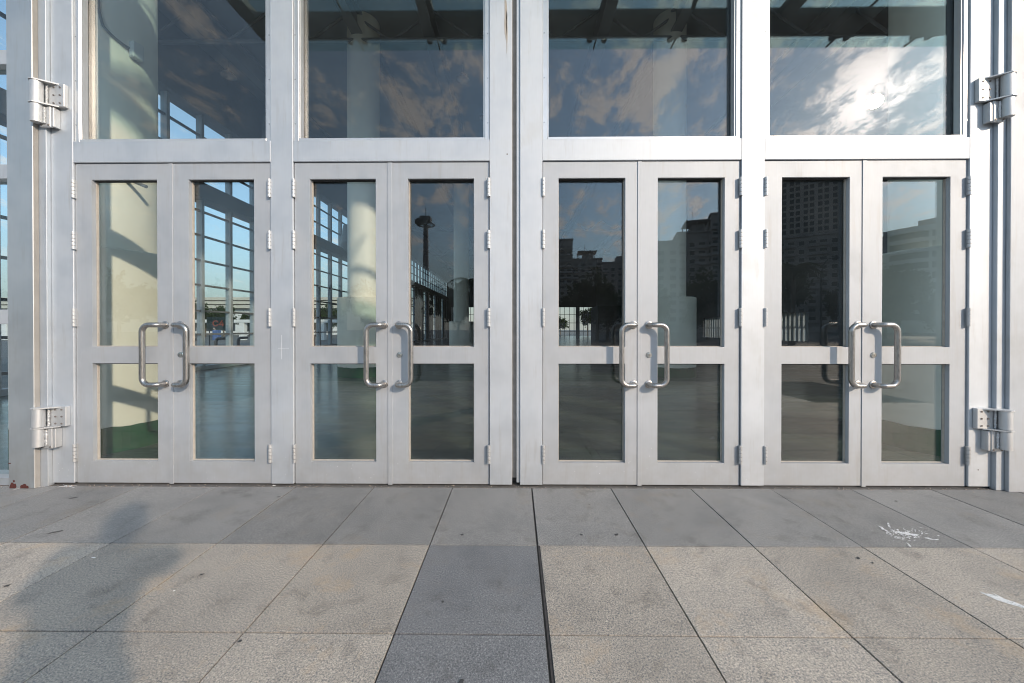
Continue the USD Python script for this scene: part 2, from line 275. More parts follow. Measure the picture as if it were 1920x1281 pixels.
plain('red_paint', (.42, .05, .03), .5)
plain('blue_paint', (.05, .10, .24), .5)
plain('sign_orange', (.75, .14, .06), .5)
plain('dark_board', (.03, .05, .04), .5)
plain('concrete_a', (.40, .385, .37), .8, 0, .1, .3)
plain('concrete_b', (.42, .395, .38), .8, 0, .1, .3)
plain('concrete_c', (.60, .585, .56), .8, 0, .08, .3)
plain('pale_render', (.80, .79, .77), .8, 0, .05, .3)
plain('far_window', (.03, .035, .04), .12, 0, .3, .5)
plain('mast_paint', (.06, .06, .065), .5, .3)
plain('bark', (.11, .085, .06), .9, 0, .3, 6)
plain('skin', (.45, .29, .21), .5); plain('hair', (.02, .018, .016), .5); plain('jacket', (.05, .06, .08), .8); plain('trousers', (.04, .04, .05), .85); plain('shoe', (.03, .03, .03), .5)
def leafmat(name, c):
    mat(name, {'oi': ('object_info', {}), 'g': ('geometry', {}), 'r': ('rgb_ramp', {'ramp': [(0, tuple(np.array(c)*.6)), (1, tuple(np.array(c)*1.35))]}),
               'd': ('diffuse_bsdf', {}), 't': ('translucent_bsdf', {}), 'm': ('mix_closure', {'fac': .3})},
        [('g.random_per_island', 'r.fac'), ('r.color', 'd.color'), ('r.color', 't.color'), ('d.BSDF', 'm.closure1'), ('t.BSDF', 'm.closure2')], surface='m.closure')
leafmat('leaf', (.055, .085, .03)); leafmat('palm_leaf', (.07, .09, .035))

# ------------------------------------------------------------------ ground
plaza = bx(-400, 400, -420, 420, -1.0, -.046)
single('ground', plaza, 'plaza_paving', 'pale paved plaza ground stretching away on every side', None, 'structure')
pv = thing('pavement', 'granite slab pavement in front of the doors', None, kind='structure')
row_y = [-.013, -.756] + [-.756-.6*k for k in range(1, 9)]
JX = .118
for r in range(len(row_y)-1):
    y1, y0 = row_y[r], row_y[r+1]
    for k in range(-11, 11):
        x0, x1 = JX+.6*k, JX+.6*(k+1)
        if r > 4 and not -8 <= k < 8: continue
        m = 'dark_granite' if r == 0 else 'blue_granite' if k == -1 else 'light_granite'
        g0 = .0033
        ga, gb = (g0, g0)
        if k == -1: gb = .004
        if k == 0: ga = .016
        if k == 0 and r == 0: ga = .007
        dz = RND.uniform(-.0012, .0012)
        part(pv, 'paving_slab', cb(x0+ga, x1-gb, y0+g0, y1-g0, -.040, dz, .0008), m)
part(pv, 'mortar_bed', bx(-6.6, 6.8, -5.6, -.012, -.045, -.008), 'mortar')
part(pv, 'joint_filler', bx(JX+.0045, JX+.0155, -5.4, -.013, -.03, -.0035), 'joint_fill')
part(pv, 'threshold_strip', cb(-6.6, 6.8, -.011, .12, -.04, .001, .003), 'threshold')
def blob(cx, cy, rx, ry, ang, seed, z=.0016, n=14, h=.0008, rough=.45):
    r = np.random.default_rng(seed); t = np.linspace(0, 2*np.pi, n, endpoint=False)
    q = 1 + rough*(r.random(n)-.5); x, y = rx*np.cos(t)*q, ry*np.sin(t)*q
    c, s = math.cos(ang), math.sin(ang)
    return prism_xy(np.stack([cx+c*x-s*y, cy+s*x+c*y], 1), z, z+h)
def gpt(px, py):
    """where a spot of the photographed pavement lies (metres)"""
    d = F + R*(px-960.74)/690 + U*(620.07-py)/690
    t = -CAM_Z/d[2]; return d[0]*t, CAM_Y+d[1]*t
def flecks(p0, p1, w, n=None, big=None):
    """broken dabs of paint scattered along a stroke, thinning out to its ends"""
    L = math.hypot(p1[0]-p0[0], p1[1]-p0[1]); n = n or int(10+L*170); out = []
    for _ in range(n):
        t = RND.betavariate(1.6, 1.6); k = math.sin(math.pi*t)**.6
        x = p0[0]+(p1[0]-p0[0])*t; y = p0[1]+(p1[1]-p0[1])*t; a = math.atan2(p1[1]-p0[1], p1[0]-p0[0])
        o = RND.gauss(0, .45)*w*k; s1 = (big or w*.75)*RND.uniform(.15, 1.0)*(.35+.65*k)
        out.append(blob(x-math.sin(a)*o, y+math.cos(a)*o, s1*RND.uniform(1.2, 3.2), s1*.45, a+RND.gauss(0, .25), RND.randrange(9999), z=.0014+RND.uniform(0, .0004), n=9, h=.0004, rough=1.0))
    return out
strokes = []
for (a, b, w) in [((1648, 986), (1672, 1004), .010), ((1665, 980), (1668, 992), .008), ((1672, 996), (1715, 1004), .016), ((1690, 998), (1728, 1006), .010), ((1735, 1010), (1760, 1013), .009), ((1700, 1018), (1712, 1029), .006), ((1660, 1000), (1700, 1016), .004), ((1680, 992), (1700, 1012), .005), ((1650, 992), (1690, 1003), .004)]:
    (xa, ya), (xb, yb) = gpt(*a), gpt(*b)
    strokes += flecks((xa, ya), (xb, yb), w)
for _ in range(90):
    x_, y_ = gpt(RND.gauss(1695, 22), RND.gauss(1003, 6)); strokes.append(blob(x_, y_, RND.uniform(.002, .011), RND.uniform(.001, .004), RND.uniform(-.6, .9), RND.randrange(9999), z=.0015, n=8, h=.0004, rough=1.0))
part(pv, 'paint_splash', cat(*strokes), 'white_mark', label='splash of white paint on the dark slabs')
(xa, ya), (xb, yb) = gpt(1842, 1112), gpt(1935, 1145)
part(pv, 'chalk_smear', cat(*flecks((xa, ya), (xb, yb), .020, 150, .010)), 'chalk')
for i, (px, py, s, e) in enumerate([(378, 1078, .010, .5), (138, 934, .02, .3), (105, 998, .03, .2), (1090, 1003, .007, 1), (866, 1003, .008, 1), (1156, 1003, .012, .7), (830, 1129, .006, 1), (865, 1279, .01, .8), (1609, 1047, .012, .6), (1636, 1056, .008, .5), (522, 932, .010, .6), (450, 1203, .008, .8), (13, 1099, .01, .8), (1680, 940, .012, .5), (1105, 946, .005, 1)]):
    x, y = gpt(px, py); part(pv, 'gum_spot', blob(x, y, s, s*e, .6, 100+i), 'gum')
for i, (a, b, w) in enumerate([((28, 917), (40, 911), .004), ((26, 919), (44, 914), .003), ((72, 914), (95, 911), .003), ((112, 913), (142, 911), .006), ((120, 910), (140, 915), .003)]):
    (xa, ya), (xb, yb) = gpt(*a), gpt(*b)
    part(pv, 'chalk_mark', blob((xa+xb)/2, (ya+yb)/2, math.hypot(xb-xa, yb-ya)/2, w, math.atan2(yb-ya, xb-xa), 200+i, n=16), 'white_mark')
grit = []
for _ in range(420):
    gx = RND.uniform(-4.3, 4.3); gy = -.012+abs(RND.gauss(0, .02))*(-1 if RND.random() < .6 else 1); r_ = RND.uniform(.0012, .0042)
    b = trimesh.creation.icosphere(0, r_); b.apply_scale([1, 1, .6]); b.apply_translation([gx, gy, .003]); grit.append(b)
part(pv, 'grit', cat(*grit), 'pebble', kind='stuff')
def scrap(px, py, s, label, m='paper', cname='paper_scrap', category='litter', seed=1):
    x, y = gpt(px, py); r = np.random.default_rng(seed)
    pts = np.column_stack([r.uniform(-s, s, 9), r.uniform(-s*.7, s*.7, 9), r.uniform(0, s*.35, 9)]); pts[0, 2] = 0
    h = trimesh.convex.convex_hull(pts); h.apply_translation([x, y, .003 - h.bounds[0][2]])
    single(cname, h, m, label, category)
scrap(174, 1048, .012, 'small white paper scrap lying in the shadow on the pale slabs', seed=4)
scrap(514, 912, .014, 'white crumpled scrap at the foot of the mullion between first two door pairs', seed=5)
scrap(326, 1109, .006, 'tiny white fleck on a pale slab left of the middle', seed=6)
scrap(850, 912, .014, 'brown pebble lying under the fourth door leaf', 'pebble', 'pebble', 'pebble', 8)

# ------------------------------------------------------------------ gates
GT = 4.85
def mirror(m, s):
    if s > 0: return m
    m = m.copy(); m.vertices[:, 0] *= -1; m.invert(); return m
def text_free_hinge(g, s, z0, zs, z1):
    """heavy pintle hinge of a gate: clasp plate on the gate over a socket on the jamb"""
    hp = part(g, 'gate_hinge', mirror(cb(3.437, 3.562, -.030, -.0005, zs+.005, z1-.004, .003), s), 'hinge_paint')
    def sub(name, mesh, m='hinge_paint', sm=False):
        return usdkit.mesh(stage, numbered(f'{hp.GetPath()}/{name}'), mirror(mesh, s), LOOK[m], sm)
    X, Y = 3.596, -.068
    sub('upper_barrel', lathe([(0, zs+.011), (.035, zs+.011), (.035, z1-.013), (0, z1-.013)], 32, (X, Y, 0)), sm=40)
    sub('lower_barrel', lathe([(0, z0+.022), (.034, z0+.022), (.034, zs-.002), (0, zs-.002)], 32, (X, Y, 0)), sm=40)
    r = np.random.default_rng(int(z0*100)+s)
    def weld(x, y, za, zb):
        bl = []
        for z in np.arange(za, zb, .011):
            b = trimesh.creation.icosphere(1, .0075+r.uniform(0, .003)); b.apply_scale([1, .8, 1]); b.apply_translation([x+r.uniform(-.002, .002), y, z]); bl.append(b)
        return cat(*bl)
    sub('weld_seam', weld(3.560, -.038, zs+.016, z1-.016), sm=60)
    for za in (z1-.0125, zs):
        sub('gusset', prism_xy([(3.475, -.0305), (3.568, -.096), (3.585, -.108), (3.612, -.108), (3.636, -.085), (3.637, -.0285), (3.563, -.0305)], za, za+.0085))
    sub('socket_plate', cb(3.520, 3.600, -.050, -.0286, z0, zs-.004, .003))
    sub('socket_web', cb(3.500, 3.5195, -.044, -.0005, z0+.004, zs-.008, .003))
    sub('weld_seam', weld(3.556, -.055, z0+.03, zs-.01), sm=60)
    for xx in (3.532, 3.590):
        sub('bolt', cyl((xx, -.0505, z0+.013), (xx, -.0555, z0+.013), .0065, 8), 'bolt')
    for xx in (3.468, 3.516):
        for q in (.17, .5, .83):
            zz = zs+(z1-zs)*q
            sub('bolt', cyl((xx, -.0295, zz), (xx, -.0345, zz), .0065, 8), 'bolt')
labels = {-1: 'silver steel gate frame, left of the central gap, with shadowy blue tint', 1: 'silver steel gate frame right of the central gap, reflecting the sun in its window'}
def window(g, s, x0, x1):
    """fixed window above a pair of doors: stepped beads and one pane"""
    za = 2.650
    a, b = x0+.001, x1-.001
    w = .036
    part(g, 'glazing_bead', mirror(cat(cb(a, a+w, .012, .07, za, GT-.15), cb(a+w+.0005, a+w+.011, .020, .066, za+.022, GT-.18, .001)), s), 'bead_alu')
    part(g, 'glazing_bead', mirror(cat(cb(b-w, b, .012, .07, za, GT-.15), cb(b-w-.011, b-w-.0005, .020, .066, za+.022, GT-.18, .001)), s), 'bead_alu')
    part(g, 'glazing_bead', mirror(cb(a+w+.0006, b-w-.0006, .010, .068, za+.0005, za+.021), s), 'bead_alu')
    part(g, 'window_pane', mirror(bx(a+w+.002, b-w-.002, .067, .077, za+.004, GT-.152), s), 'door_glass')
    part(g, 'inner_frame', mirror(cat(cb(a, a+.05, .080, .12, za, GT-.15), cb(b-.05, b, .080, .12, za, GT-.15), cb(a+.051, b-.051, .080, .12, za+.0005, za+.04)), s), 'gasket')
    for zz in (2.78, 3.12, 3.46):
        for xx in (a+.012, b-.012): part(g, 'bead_screw', mirror(cyl((xx, .0125, zz), (xx, .009, zz), .004, 8), s), 'lock_steel')
for s in (-1, 1):
    g = thing('entrance_gate', labels[s], 'gate')
    part(g, 'outer_stile', mirror(cb(3.409, 3.578, 0, .12, .018, GT), s), 'silver_frame')
    part(g, 'inner_stile', mirror(cb(.030, .2015, 0, .12, .016, GT), s), 'silver_frame')
    part(g, 'mullion', mirror(cb(1.706, 1.880, 0, .12, .017, GT), s), 'silver_frame')
    for x0, x1 in ((.2018, 1.7057), (1.8803, 3.4087)):
        part(g, 'transom', mirror(cb(x0, x1, .0008, .12, 2.487, 2.649), s), 'silver_frame')
        part(g, 'head_rail', mirror(cb(x0, x1, .0008, .12, GT-.15, GT), s), 'silver_frame')
        window(g, s, x0, x1)
        part(g, 'door_stop', mirror(cat(bx(x0, x0+.012, .075, .118, .02, 2.486), bx(x1-.012, x1, .075, .118, .02, 2.486), bx(x0+.0121, x1-.0121, .0752, .1178, 2.472, 2.486)), s), 'gasket')
    text_free_hinge(g, s, 2.735, 2.893, 3.075)
    text_free_hinge(g, s, .298, .457, .618)
    if s < 0:
        part(g, 'scratch', bx(-1.825, -1.74, -.0006, .0004, 1.058, 1.0605), 'faint_mark'); part(g, 'scratch', bx(-1.801, -1.799, -.0006, .0004, .975, 1.16), 'faint_mark')
        part(g, 'water_stain', cat(blob(-.078, 0, .010, .17, 0, 5, n=24), blob(-.070, -.12, .006, .14, 0, 9, n=18)), 'tan_sealant')
        st = stage.GetPrimAtPath(f'{g.GetPath()}/water_stain')
        pts = np.array(UsdGeom.Mesh(st).GetPointsAttr().Get()); pts = np.column_stack([pts[:, 0], -(pts[:, 2]-.0012), 3.58+pts[:, 1]]); UsdGeom.Mesh(st).GetPointsAttr().Set(Vt.Vec3fArray.FromNumpy(pts.astype(np.float32)))
        part(g, 'bolt_hole', cyl((-.067, -.001, 2.535), (-.067, .002, 2.535), .006, 10), 'bolt')
    else:
        part(g, 'meeting_lip', cb(.004, .0295, .012, .06, .03, GT, .002), 'silver_jamb')
        part(g, 'bolt_hole', cyl((3.483, -.001, .145), (3.483, .002, .145), .005, 10), 'bolt')
gs = thing('rubber_seal', 'dark rubber seal strip in the slot where the two gates meet', 'seal strip')
part(gs, 'strip', bx(-.0295, .0035, .045, .06, .055, GT), 'grey_seal')
part(gs, 'backing', bx(-.0295, .0295, .0605, .075, .02, GT), 'gasket')

# ------------------------------------------------------------------ door leaves
ZB, ZT = .014, 2.4825
def handle(d, side, c, lockside):
    """tubular pull: rosettes on the stile, short posts, arms running sideways over the glass to an upright"""
    mx = c + side*.058; bxx = c + side*.168; yd, ya = .015, -.058; z0, z1 = .784, 1.237; r = .0188; br = .052
    q = .030
    stub = lambda z: [(mx, yd-.004, z), (mx, yd-.02, z)] + [(mx+side*q*(1-math.cos(a)), ya+q-q*math.sin(a), z) for a in np.linspace(0, np.pi/2, 7)]
    arc = lambda cx, cz, a0, a1: [(cx+br*math.cos(a), ya, cz+br*math.sin(a)) for a in np.linspace(a0, a1, 9)]
    cx = bxx-side*br
    P = stub(z1) + (arc(cx, z1-br, np.pi/2, 0) if side > 0 else arc(cx, z1-br, np.pi/2, np.pi)) + [(bxx, ya, (z0+z1)/2)]
    P += (arc(cx, z0+br, 0, -np.pi/2) if side > 0 else arc(cx, z0+br, np.pi, 1.5*np.pi)) + stub(z0)[::-1]
    h = part(d, 'pull_handle', tube(P, r, 24), 'steel', 40)
    for zz in (z0, z1):
        prof = [(0, 0), (.0295, 0), (.0302, .002), (.0292, .007), (.024, .0095), (.0202, .010), (0, .010)]
        m = lathe(prof, 28); m.apply_transform(trimesh.transformations.rotation_matrix(np.pi/2, [1, 0, 0])); m.apply_translation([mx, yd-.0002, zz]); m.fix_normals()
        usdkit.mesh(stage, numbered(f'{h.GetPath()}/rosette'), m, LOOK['steel'], 40)
def leaf(x0, x1, c, side, label):
    """one glazed door leaf between x0 and x1; c is the middle of its pair, side -1 for the left leaf and 1 for the right"""
    d = thing('door_leaf', label, 'door', group=None)
    o0, o1 = (c-.630, c-.122) if side < 0 else (c+.126, c+.632)
    y0, y1 = .015, .068
    a, b = x0, x1
    J = .0003
    P = Polygon([(a, ZB), (b, ZB), (b, ZT), (a, ZT)], [[(o0, .182), (o0, .940), (o1, .940), (o1, .182)], [(o0, 1.069), (o0, 2.358), (o1, 2.358), (o1, 1.069)]])
    ex = lambda q, u, v: trimesh.creation.extrude_polygon(q, v-u, engine='earcut').apply_transform(np.array([[1, 0, 0, 0], [0, 0, 1, u], [0, 1, 0, 0], [0, 0, 0, 1.0]]))
    fr = cat(ex(P, y0+.0014, y1), ex(P.buffer(-.0014, join_style='mitre'), y0, y0+.0014)); fr.invert()
    part(d, 'frame', fr, 'silver_door')
    for z0, z1, n in ((1.069, 2.358, 'upper_pane'), (.182, .940, 'lower_pane')):
        part(d, n, bx(o0+J, o1-J, .0605, .0665, z0, z1), 'door_glass')
        part(d, 'glazing_bead', cat(cb(o0+J, o0+.006, .044, .060, z0+J, z1-J, .001), cb(o1-.006, o1-J, .044, .060, z0+J, z1-J, .001), cb(o0+.0065, o1-.0065, .044, .060, z0+J, z0+.006, .001)), 'tan_sealant')
        part(d, 'gasket', cb(o0+.0065, o1-.0065, .030, .060, z1-.006, z1-J, .001), 'gasket')
    handle(d, side, c, side > 0)
    if side > 0:
        part(d, 'astragal', cb(c-.0285, c+.004, .0095, .0146, ZB-.006, ZT-.001, .001), 'silver_door')
        m = lathe([(0, .011), (.010, .011), (.0105, .009), (.019, .008), (.0225, .003), (.0228, 0), (0, 0)], 24); m.apply_transform(trimesh.transformations.rotation_matrix(np.pi/2, [1, 0, 0])); m.apply_translation([c+.060, .0148, 1.008]); m.fix_normals()
        lk = part(d, 'lock_cylinder', m, 'lock_steel', 35)
        usdkit.mesh(stage, f'{lk.GetPath()}/keyhole', cat(cyl((c+.060, .004, 1.008), (c+.060, .0032, 1.008), .0045, 12), bx(c+.0588, c+.0612, .0030, .0045, .999, 1.008)), LOOK['bolt'])
    hx = x0+.0015 if side < 0 else x1-.0015
    for zc in (2.283, 1.888, 1.295, .251):
        k = [cyl((hx, -.004, zc-.07+.028*i+.0014), (hx, -.004, zc-.07+.028*(i+1)-.0014), .0125, 14) for i in range(5)]
        part(d, 'hinge', cat(*k, bx(hx-.003, hx+.003, -.004, .03, zc-.07, zc+.07)), 'hinge_paint', 40)
    return d
PAIRS = [(-3.4045, -2.650, -1.8855), (-1.701, -.9545, -.2065), (.2065, .9545, 1.701), (1.8855, 2.650, 3.4045)]
LAB = ['glazed silver door leaf at the far left, sunlit cream column behind its glass', 'second glazed silver door leaf from the left, window grid and blue sky showing through it',
       'glazed silver door leaf third from the left, tall column and window grid behind its glass', 'glazed silver door leaf just left of the central stile, light mast mirrored in its glass',
       'glazed silver door leaf just right of the central stile, dark skyline mirrored below clouds', 'glazed silver door leaf third from the right, column behind left half of its glass',
       'glazed silver door leaf second from the right, gridded tower mirrored in its dark glass', 'glazed silver door leaf at the far right, curved balcony block mirrored in teal glass']
for i, (a, c, b) in enumerate(PAIRS):
    leaf(a, c-.0015, c, -1, LAB[2*i]); leaf(c+.0015, b, c, 1, LAB[2*i+1])

# ------------------------------------------------------------------ surround, posts, side bays
for s, lab in ((-1, 'narrow silver jamb left of the left gate, in cool light'), (1, 'narrow bright jamb right of the right gate')):
    j = thing('gate_jamb', lab, 'jamb')
    part(j, 'face_plate', mirror(cb(3.580, 3.65, -.028, .12, .002, GT+.02, .002), s), 'silver_jamb')
    part(j, 'web', mirror(bx(3.5785, 3.5795, .01, .12, .002, GT), s), 'gasket')
for s, lab in ((-1, 'grey steel post at the far left with rust at its foot'), (1, 'grey steel post at the right edge of the picture')):
    p = thing('steel_post', lab, 'post')
    if s < 0: part(p, 'edge_strip', mirror(cb(3.6355, 3.6395, -.0612, -.0290, .001, 8.4, .002), s), 'post_edge')
    part(p, 'shaft', mirror(cb(3.640, 3.838, -.062 if s < 0 else -.054, -.0285, .001, 8.4, .003), s), 'silver_post' if s < 0 else 'silver_door')
    part(p, 'flange', mirror(cb(3.652, 3.838, -.028, .16, .001, 8.4, .003), s), 'silver_post')
    if s < 0:
        for i, (cx, cz, rx, rz) in enumerate([(-3.805, .012, .025, .03), (-3.72, .010, .03, .022), (-3.797, .055, .008, .008), (-3.828, .19, .012, .004)]):
            m = blob(cx, 0, rx, rz, 0, 40+i, n=16); v = m.vertices.copy(); m.vertices = np.column_stack([v[:, 0], -.0622-(v[:, 2]-.0016), np.maximum(cz+v[:, 1], .002)]); m.fix_normals()
            part(p, 'rust_patch', m, 'rust')
hd = thing('gate_header', 'silver header beam across the top of both gates', 'beam')
part(hd, 'beam', cb(-3.58, 3.58, -.028, .12, GT+.02, 5.15, .004), 'silver_jamb')
def bay(s, x0, x1, label):
    b = thing('glazed_bay', label, 'glazed wall')
    zs = [.06, 1.30, 2.42, 3.30, 4.85, 6.6, 8.4]
    n = max(1, round((x1-x0)/1.8)); xs = np.linspace(x0, x1, n+1)
    part(b, 'kerb', mirror(cb(x0, x1, -.01, .15, .0015, .06), s), 'silver_jamb')
    for z in zs[1:]:
        part(b, 'rail', mirror(cb(x0, x1, .0, .12, z-.055, z+.055), s), 'silver_frame')
    for x in xs[1:]:
        part(b, 'mullion', mirror(cb(x-.05, x+.05, -.004, .118, .061, 8.4), s), 'silver_frame')
    for za, zb in zip(zs[:-1], zs[1:]):
        for k in range(n):
            part(b, 'pane', mirror(bx(xs[k]+(.051 if k else .001), xs[k+1]-.051, .06, .07, za+.056*(za > .1), zb-.056), s), 'wall_glass')
bay(-1, 3.839, 9.35, 'glazed wall bay beyond the post at the left edge, bright blue behind it')
bay(1, 3.839, 9.35, 'glazed wall bay outside the right hand post')
uf = thing('upper_glazing', 'glazed band of the facade above the gate header', 'glazed wall')
ux = np.linspace(-3.638, 3.638, 5)
for z in (5.22, 6.6, 8.33):
    part(uf, 'rail', cb(-3.638, 3.638, .0, .12, z-.06, z+.06), 'silver_frame')
for x in ux[1:-1]:
    part(uf, 'mullion', cb(x-.05, x+.05, -.002, .118, 5.29, 8.26), 'silver_frame')
for k in range(4):
    for za, zb in ((5.285, 6.535), (6.665, 8.265)):
        part(uf, 'pane', bx(ux[k]+.052, ux[k+1]-.052, .06, .07, za, zb), 'wall_glass')

# ------------------------------------------------------------------ canopy (seen mirrored in the upper windows)
cp = thing('glass_canopy', 'glass canopy on dark steel beams, mirrored along the top of the windows', 'canopy')
XL, XR = -3.93, 10.3
part(cp, 'edge_beam', cb(XL+.15, XR, -2.53, -2.13, 5.50, 5.60, .006), 'canopy_paint')
js = [.01+1.2335*k for k in range(-3, 9)]
for k, x in enumerate(js):
    if (k-2) % 2 == 0: part(cp, 'rafter', cb(x-.10, x+.10, -2.129, -.03, 5.502, 5.60, .005), 'canopy_paint')
edges = [XL]+js[:]+[XR]
for a, b in zip(edges[:-1], edges[1:]):
    if b-a > .15: part(cp, 'roof_panel', bx(a+.006, b-.006, -3.0, -.05, 5.70, 5.715), 'canopy_glass')
for x in js:
    part(cp, 'joint_strip', bx(x-.007, x+.007, -3.0, -.05, 5.690, 5.716), 'spider_paint')
    sp = [cyl((x+d*.015, -2.50, 5.52), (x+d*.11, -2.76, 5.655), .019, 8) for d in (-1, 1)] + [cyl((x+d*.11, -2.76, 5.64), (x+d*.11, -2.76, 5.699), .042, 10) for d in (-1, 1)] + [cyl((x, -2.45, 5.58), (x, -2.55, 5.52), .03, 8)]
    part(cp, 'spider_fitting', cat(*sp), 'spider_paint')
for x in (-3.8, 2.48, 9.9):
    part(cp, 'tie_rod', cyl((x, -2.3, 5.66), (x, -.05, 7.6), .03, 10), 'canopy_paint')

# ------------------------------------------------------------------ the hall behind the doors
single('hall_floor', bx(-9.3, 14, .125, 62, -.045, -.004), 'hall_floor_tile', 'dark polished hall floor', None, 'structure')
def column(x, y, label, base=2.0, r=.40, rb=.64):
    c = thing('hall_column', label, 'column', (x, y, 0), group=None)
    part(c, 'shaft', lathe([(0, base), (r, base), (r, 9.2), (0, 9.2)], 64), 'cream_paint', 40)
    part(c, 'pedestal', lathe([(rb, .26), (rb, base-.012), (rb-.012, base), (r*.98, base+.001)], 64), 'cream_paint', 40)
    n = 64; t = np.linspace(0, 2*np.pi, n, endpoint=False)
    top = .245+.004*np.sin(5*t)+.010*np.array([RND.random() for _ in t])
    v = np.vstack([np.stack([(rb+.002)*np.cos(t), (rb+.002)*np.sin(t), np.full(n, -.002)], 1), np.stack([(rb+.002)*np.cos(t), (rb+.002)*np.sin(t), top], 1), np.stack([(rb-.004)*np.cos(t), (rb-.004)*np.sin(t), np.full(n, .29)], 1)])
    f = []
    for i in range(n):
        q = (i+1) % n
        f += [(i, q, n+i), (q, n+q, n+i)]
    part(c, 'green_skirting', trimesh.Trimesh(v, f, process=False), 'green_paint')
    part(c, 'foot', lathe([(rb-.003, .0), (rb-.003, .262)], 64), 'cream_paint', 40)
    return c
c1 = column(-4.42, 1.14, 'sunlit cream column close behind the leftmost door leaf, green skirting at its foot')
column(4.50, 1.14, 'shaded column close behind the rightmost door leaf')
column(-3.99, 6.83, 'cream column on a wide pedestal behind the third door leaf')
column(3.99, 6.83, 'cream column on a wide pedestal behind the sixth door leaf')
column(-2.90, 16.7, 'dim column far inside behind the fourth door leaf', 1.6)
# junction box and cable on the first column
jb = thing('junction_box', 'small pale junction box with a looping cable high on the left column', 'junction box')
CX, CY = -4.42, 1.14
ang = math.radians(-12); bx_c = np.array([CX+.415*math.cos(ang), CY+.415*math.sin(ang)])
mb = cb(-.05, .05, -.02, .045, -.085, .085, .01); mb.apply_transform(trimesh.transformations.rotation_matrix(ang-np.pi/2, [0, 0, 1])); mb.apply_translation([bx_c[0], bx_c[1], 4.13])
part(jb, 'box', mb, 'white_paint')
cab = []
for t in np.linspace(0, 1, 30):
    a = ang - .05 - .60*min(1, t*1.35)**.8; zz = 4.13+.16*min(1, t*1.3)**2+1.9*max(0, t-.62)**1.3
    cab.append((CX+.412*math.cos(a), CY+.412*math.sin(a), zz))
part(jb, 'cable', tube(cab, .012, 8), 'grey_seal', 40)
br = thing('wall_bracket', 'short dark bracket bar on the left column above its pedestal', 'bracket')
part(br, 'bar', cyl((-4.06, .95, 2.78), (-3.83, .98, 2.68), .018, 10), 'spandrel_paint'); part(br, 'base_plate', cb(-4.12, -4.03, .90, 1.0, 2.74, 2.84, .006), 'spandrel_paint')
sw = thing('side_window_wall', 'gridded glass side wall of the hall with a deep grey beam', 'glazed wall')
ZT_ = [.40, 1.05, 1.74, 2.50, 3.23, 3.96, 4.68]
WX, Y0, Y1 = -9.3, .2, 62.0
ys = np.arange(6.90-1.08*6, 61.5, 1.08)
part(sw, 'spandrel_beam', cb(WX-.30, WX+.25, Y0, Y1, 5.0, 5.45, .004), 'spandrel_paint')
part(sw, 'head_beam', cb(WX-.30, WX+.25, Y0, Y1, 7.5, 9.29, .004), 'spandrel_paint')
part(sw, 'sill', cb(WX-.1, WX+.1, Y0, Y1, .0, .12, .004), 'wall_frame_paint')
for z in ZT_ + [6.17, 6.89]:
    part(sw, 'transom', cb(WX-.035, WX+.035, Y0, Y1, z-.028, z+.028, .003), 'spandrel_paint')
for y in ys:
    part(sw, 'mullion', cat(cb(WX-.10, WX+.075, y-.045, y+.045, .121, 4.999, .003), cb(WX-.10, WX+.075, y-.045, y+.045, 5.451, 7.499, .003)), 'wall_frame_paint')
zz = [.12]+ZT_+[5.0]; cells = list(zip(zz[:-1], zz[1:]))+[(5.45, 6.17), (6.17, 6.89), (6.89, 7.5)]
for k in range(len(ys)-1):
    if k < 18:
        for za, zb in cells: part(sw, 'pane', bx(WX-.006, WX+.006, ys[k]+.046, ys[k+1]-.046, za+.029, zb-.029), 'wall_glass')
for k in range(18, len(ys)-1):
    if k % 4 != 3: part(sw, 'infill_panel', bx(WX-.05, WX+.05, ys[k]+.046, ys[k+1]-.046, .121, 4.999), 'hall_wall_paint')
rest = [bx(WX-.006, WX+.006, ys[k]+.046, ys[k+1]-.046, za+.029, zb-.029) for k in range(18, len(ys)-1) for za, zb in cells if zb > 5.01 or k % 4 == 3]
part(sw, 'far_panes', cat(*rest), 'wall_glass', kind='stuff')
rw = thing('hall_side_wall', 'dark solid side wall on the right of the hall', 'wall')
part(rw, 'wall', cat(bx(9.3, 9.6, .2, 40, 0, .8), bx(9.3, 9.6, .2, 40, 1.75, 9.3), bx(9.3, 9.6, .2, 9.0, .8, 1.75), bx(9.3, 9.6, 11.4, 14.0, .8, 1.75), bx(9.3, 9.6, 15.6, 40, .8, 1.75)), 'hall_wall_paint')
for y in [9.0+.2*k for k in range(13)]+[14.0+.2*k for k in range(9)]:
    part(rw, 'window_bar', bx(9.40, 9.46, y-.05, y+.05, .8, 1.75), 'spandrel_paint')
for ya, yb in ((9.0, 11.4), (14.0, 15.6)):
    part(rw, 'window_bar', bx(9.465, 9.48, ya, yb, 1.25, 1.31), 'spandrel_paint'); part(rw, 'window_pane', bx(9.49, 9.50, ya, yb, .8, 1.75), 'wall_glass')
part(rw, 'return_wall', cat(bx(9.601, 14.3, 40.0, 40.3, 0, 9.3), bx(14.0, 14.3, 40.301, 62, 0, 9.3)), 'hall_wall_paint')
ew = thing('hall_end_wall', 'dark far end wall of the hall with lit openings in it', 'wall')
XO = [(-8.2, -6.9), (-5.2, -4.0), (7.0, 13.0), (19, 23)]
def opening_wall(x0, x1, ops, y, zt, zo):
    out = [bx(x0, x1, y, y+.3, zo, zt)]; cur = x0
    for a, b in ops:
        out.append(bx(cur, a, y, y+.3, 0, zo)); cur = b
    out.append(bx(cur, x1, y, y+.3, 0, zo)); return cat(*out)
ENDY = 46.0
part(ew, 'wall', opening_wall(-9.2, 14, [(-8.6, -7.4), (-6.6, -5.5), (-4.9, -4.1), (4.6, 10.8)], ENDY, 9.3, 4.1), 'hall_wall_paint')
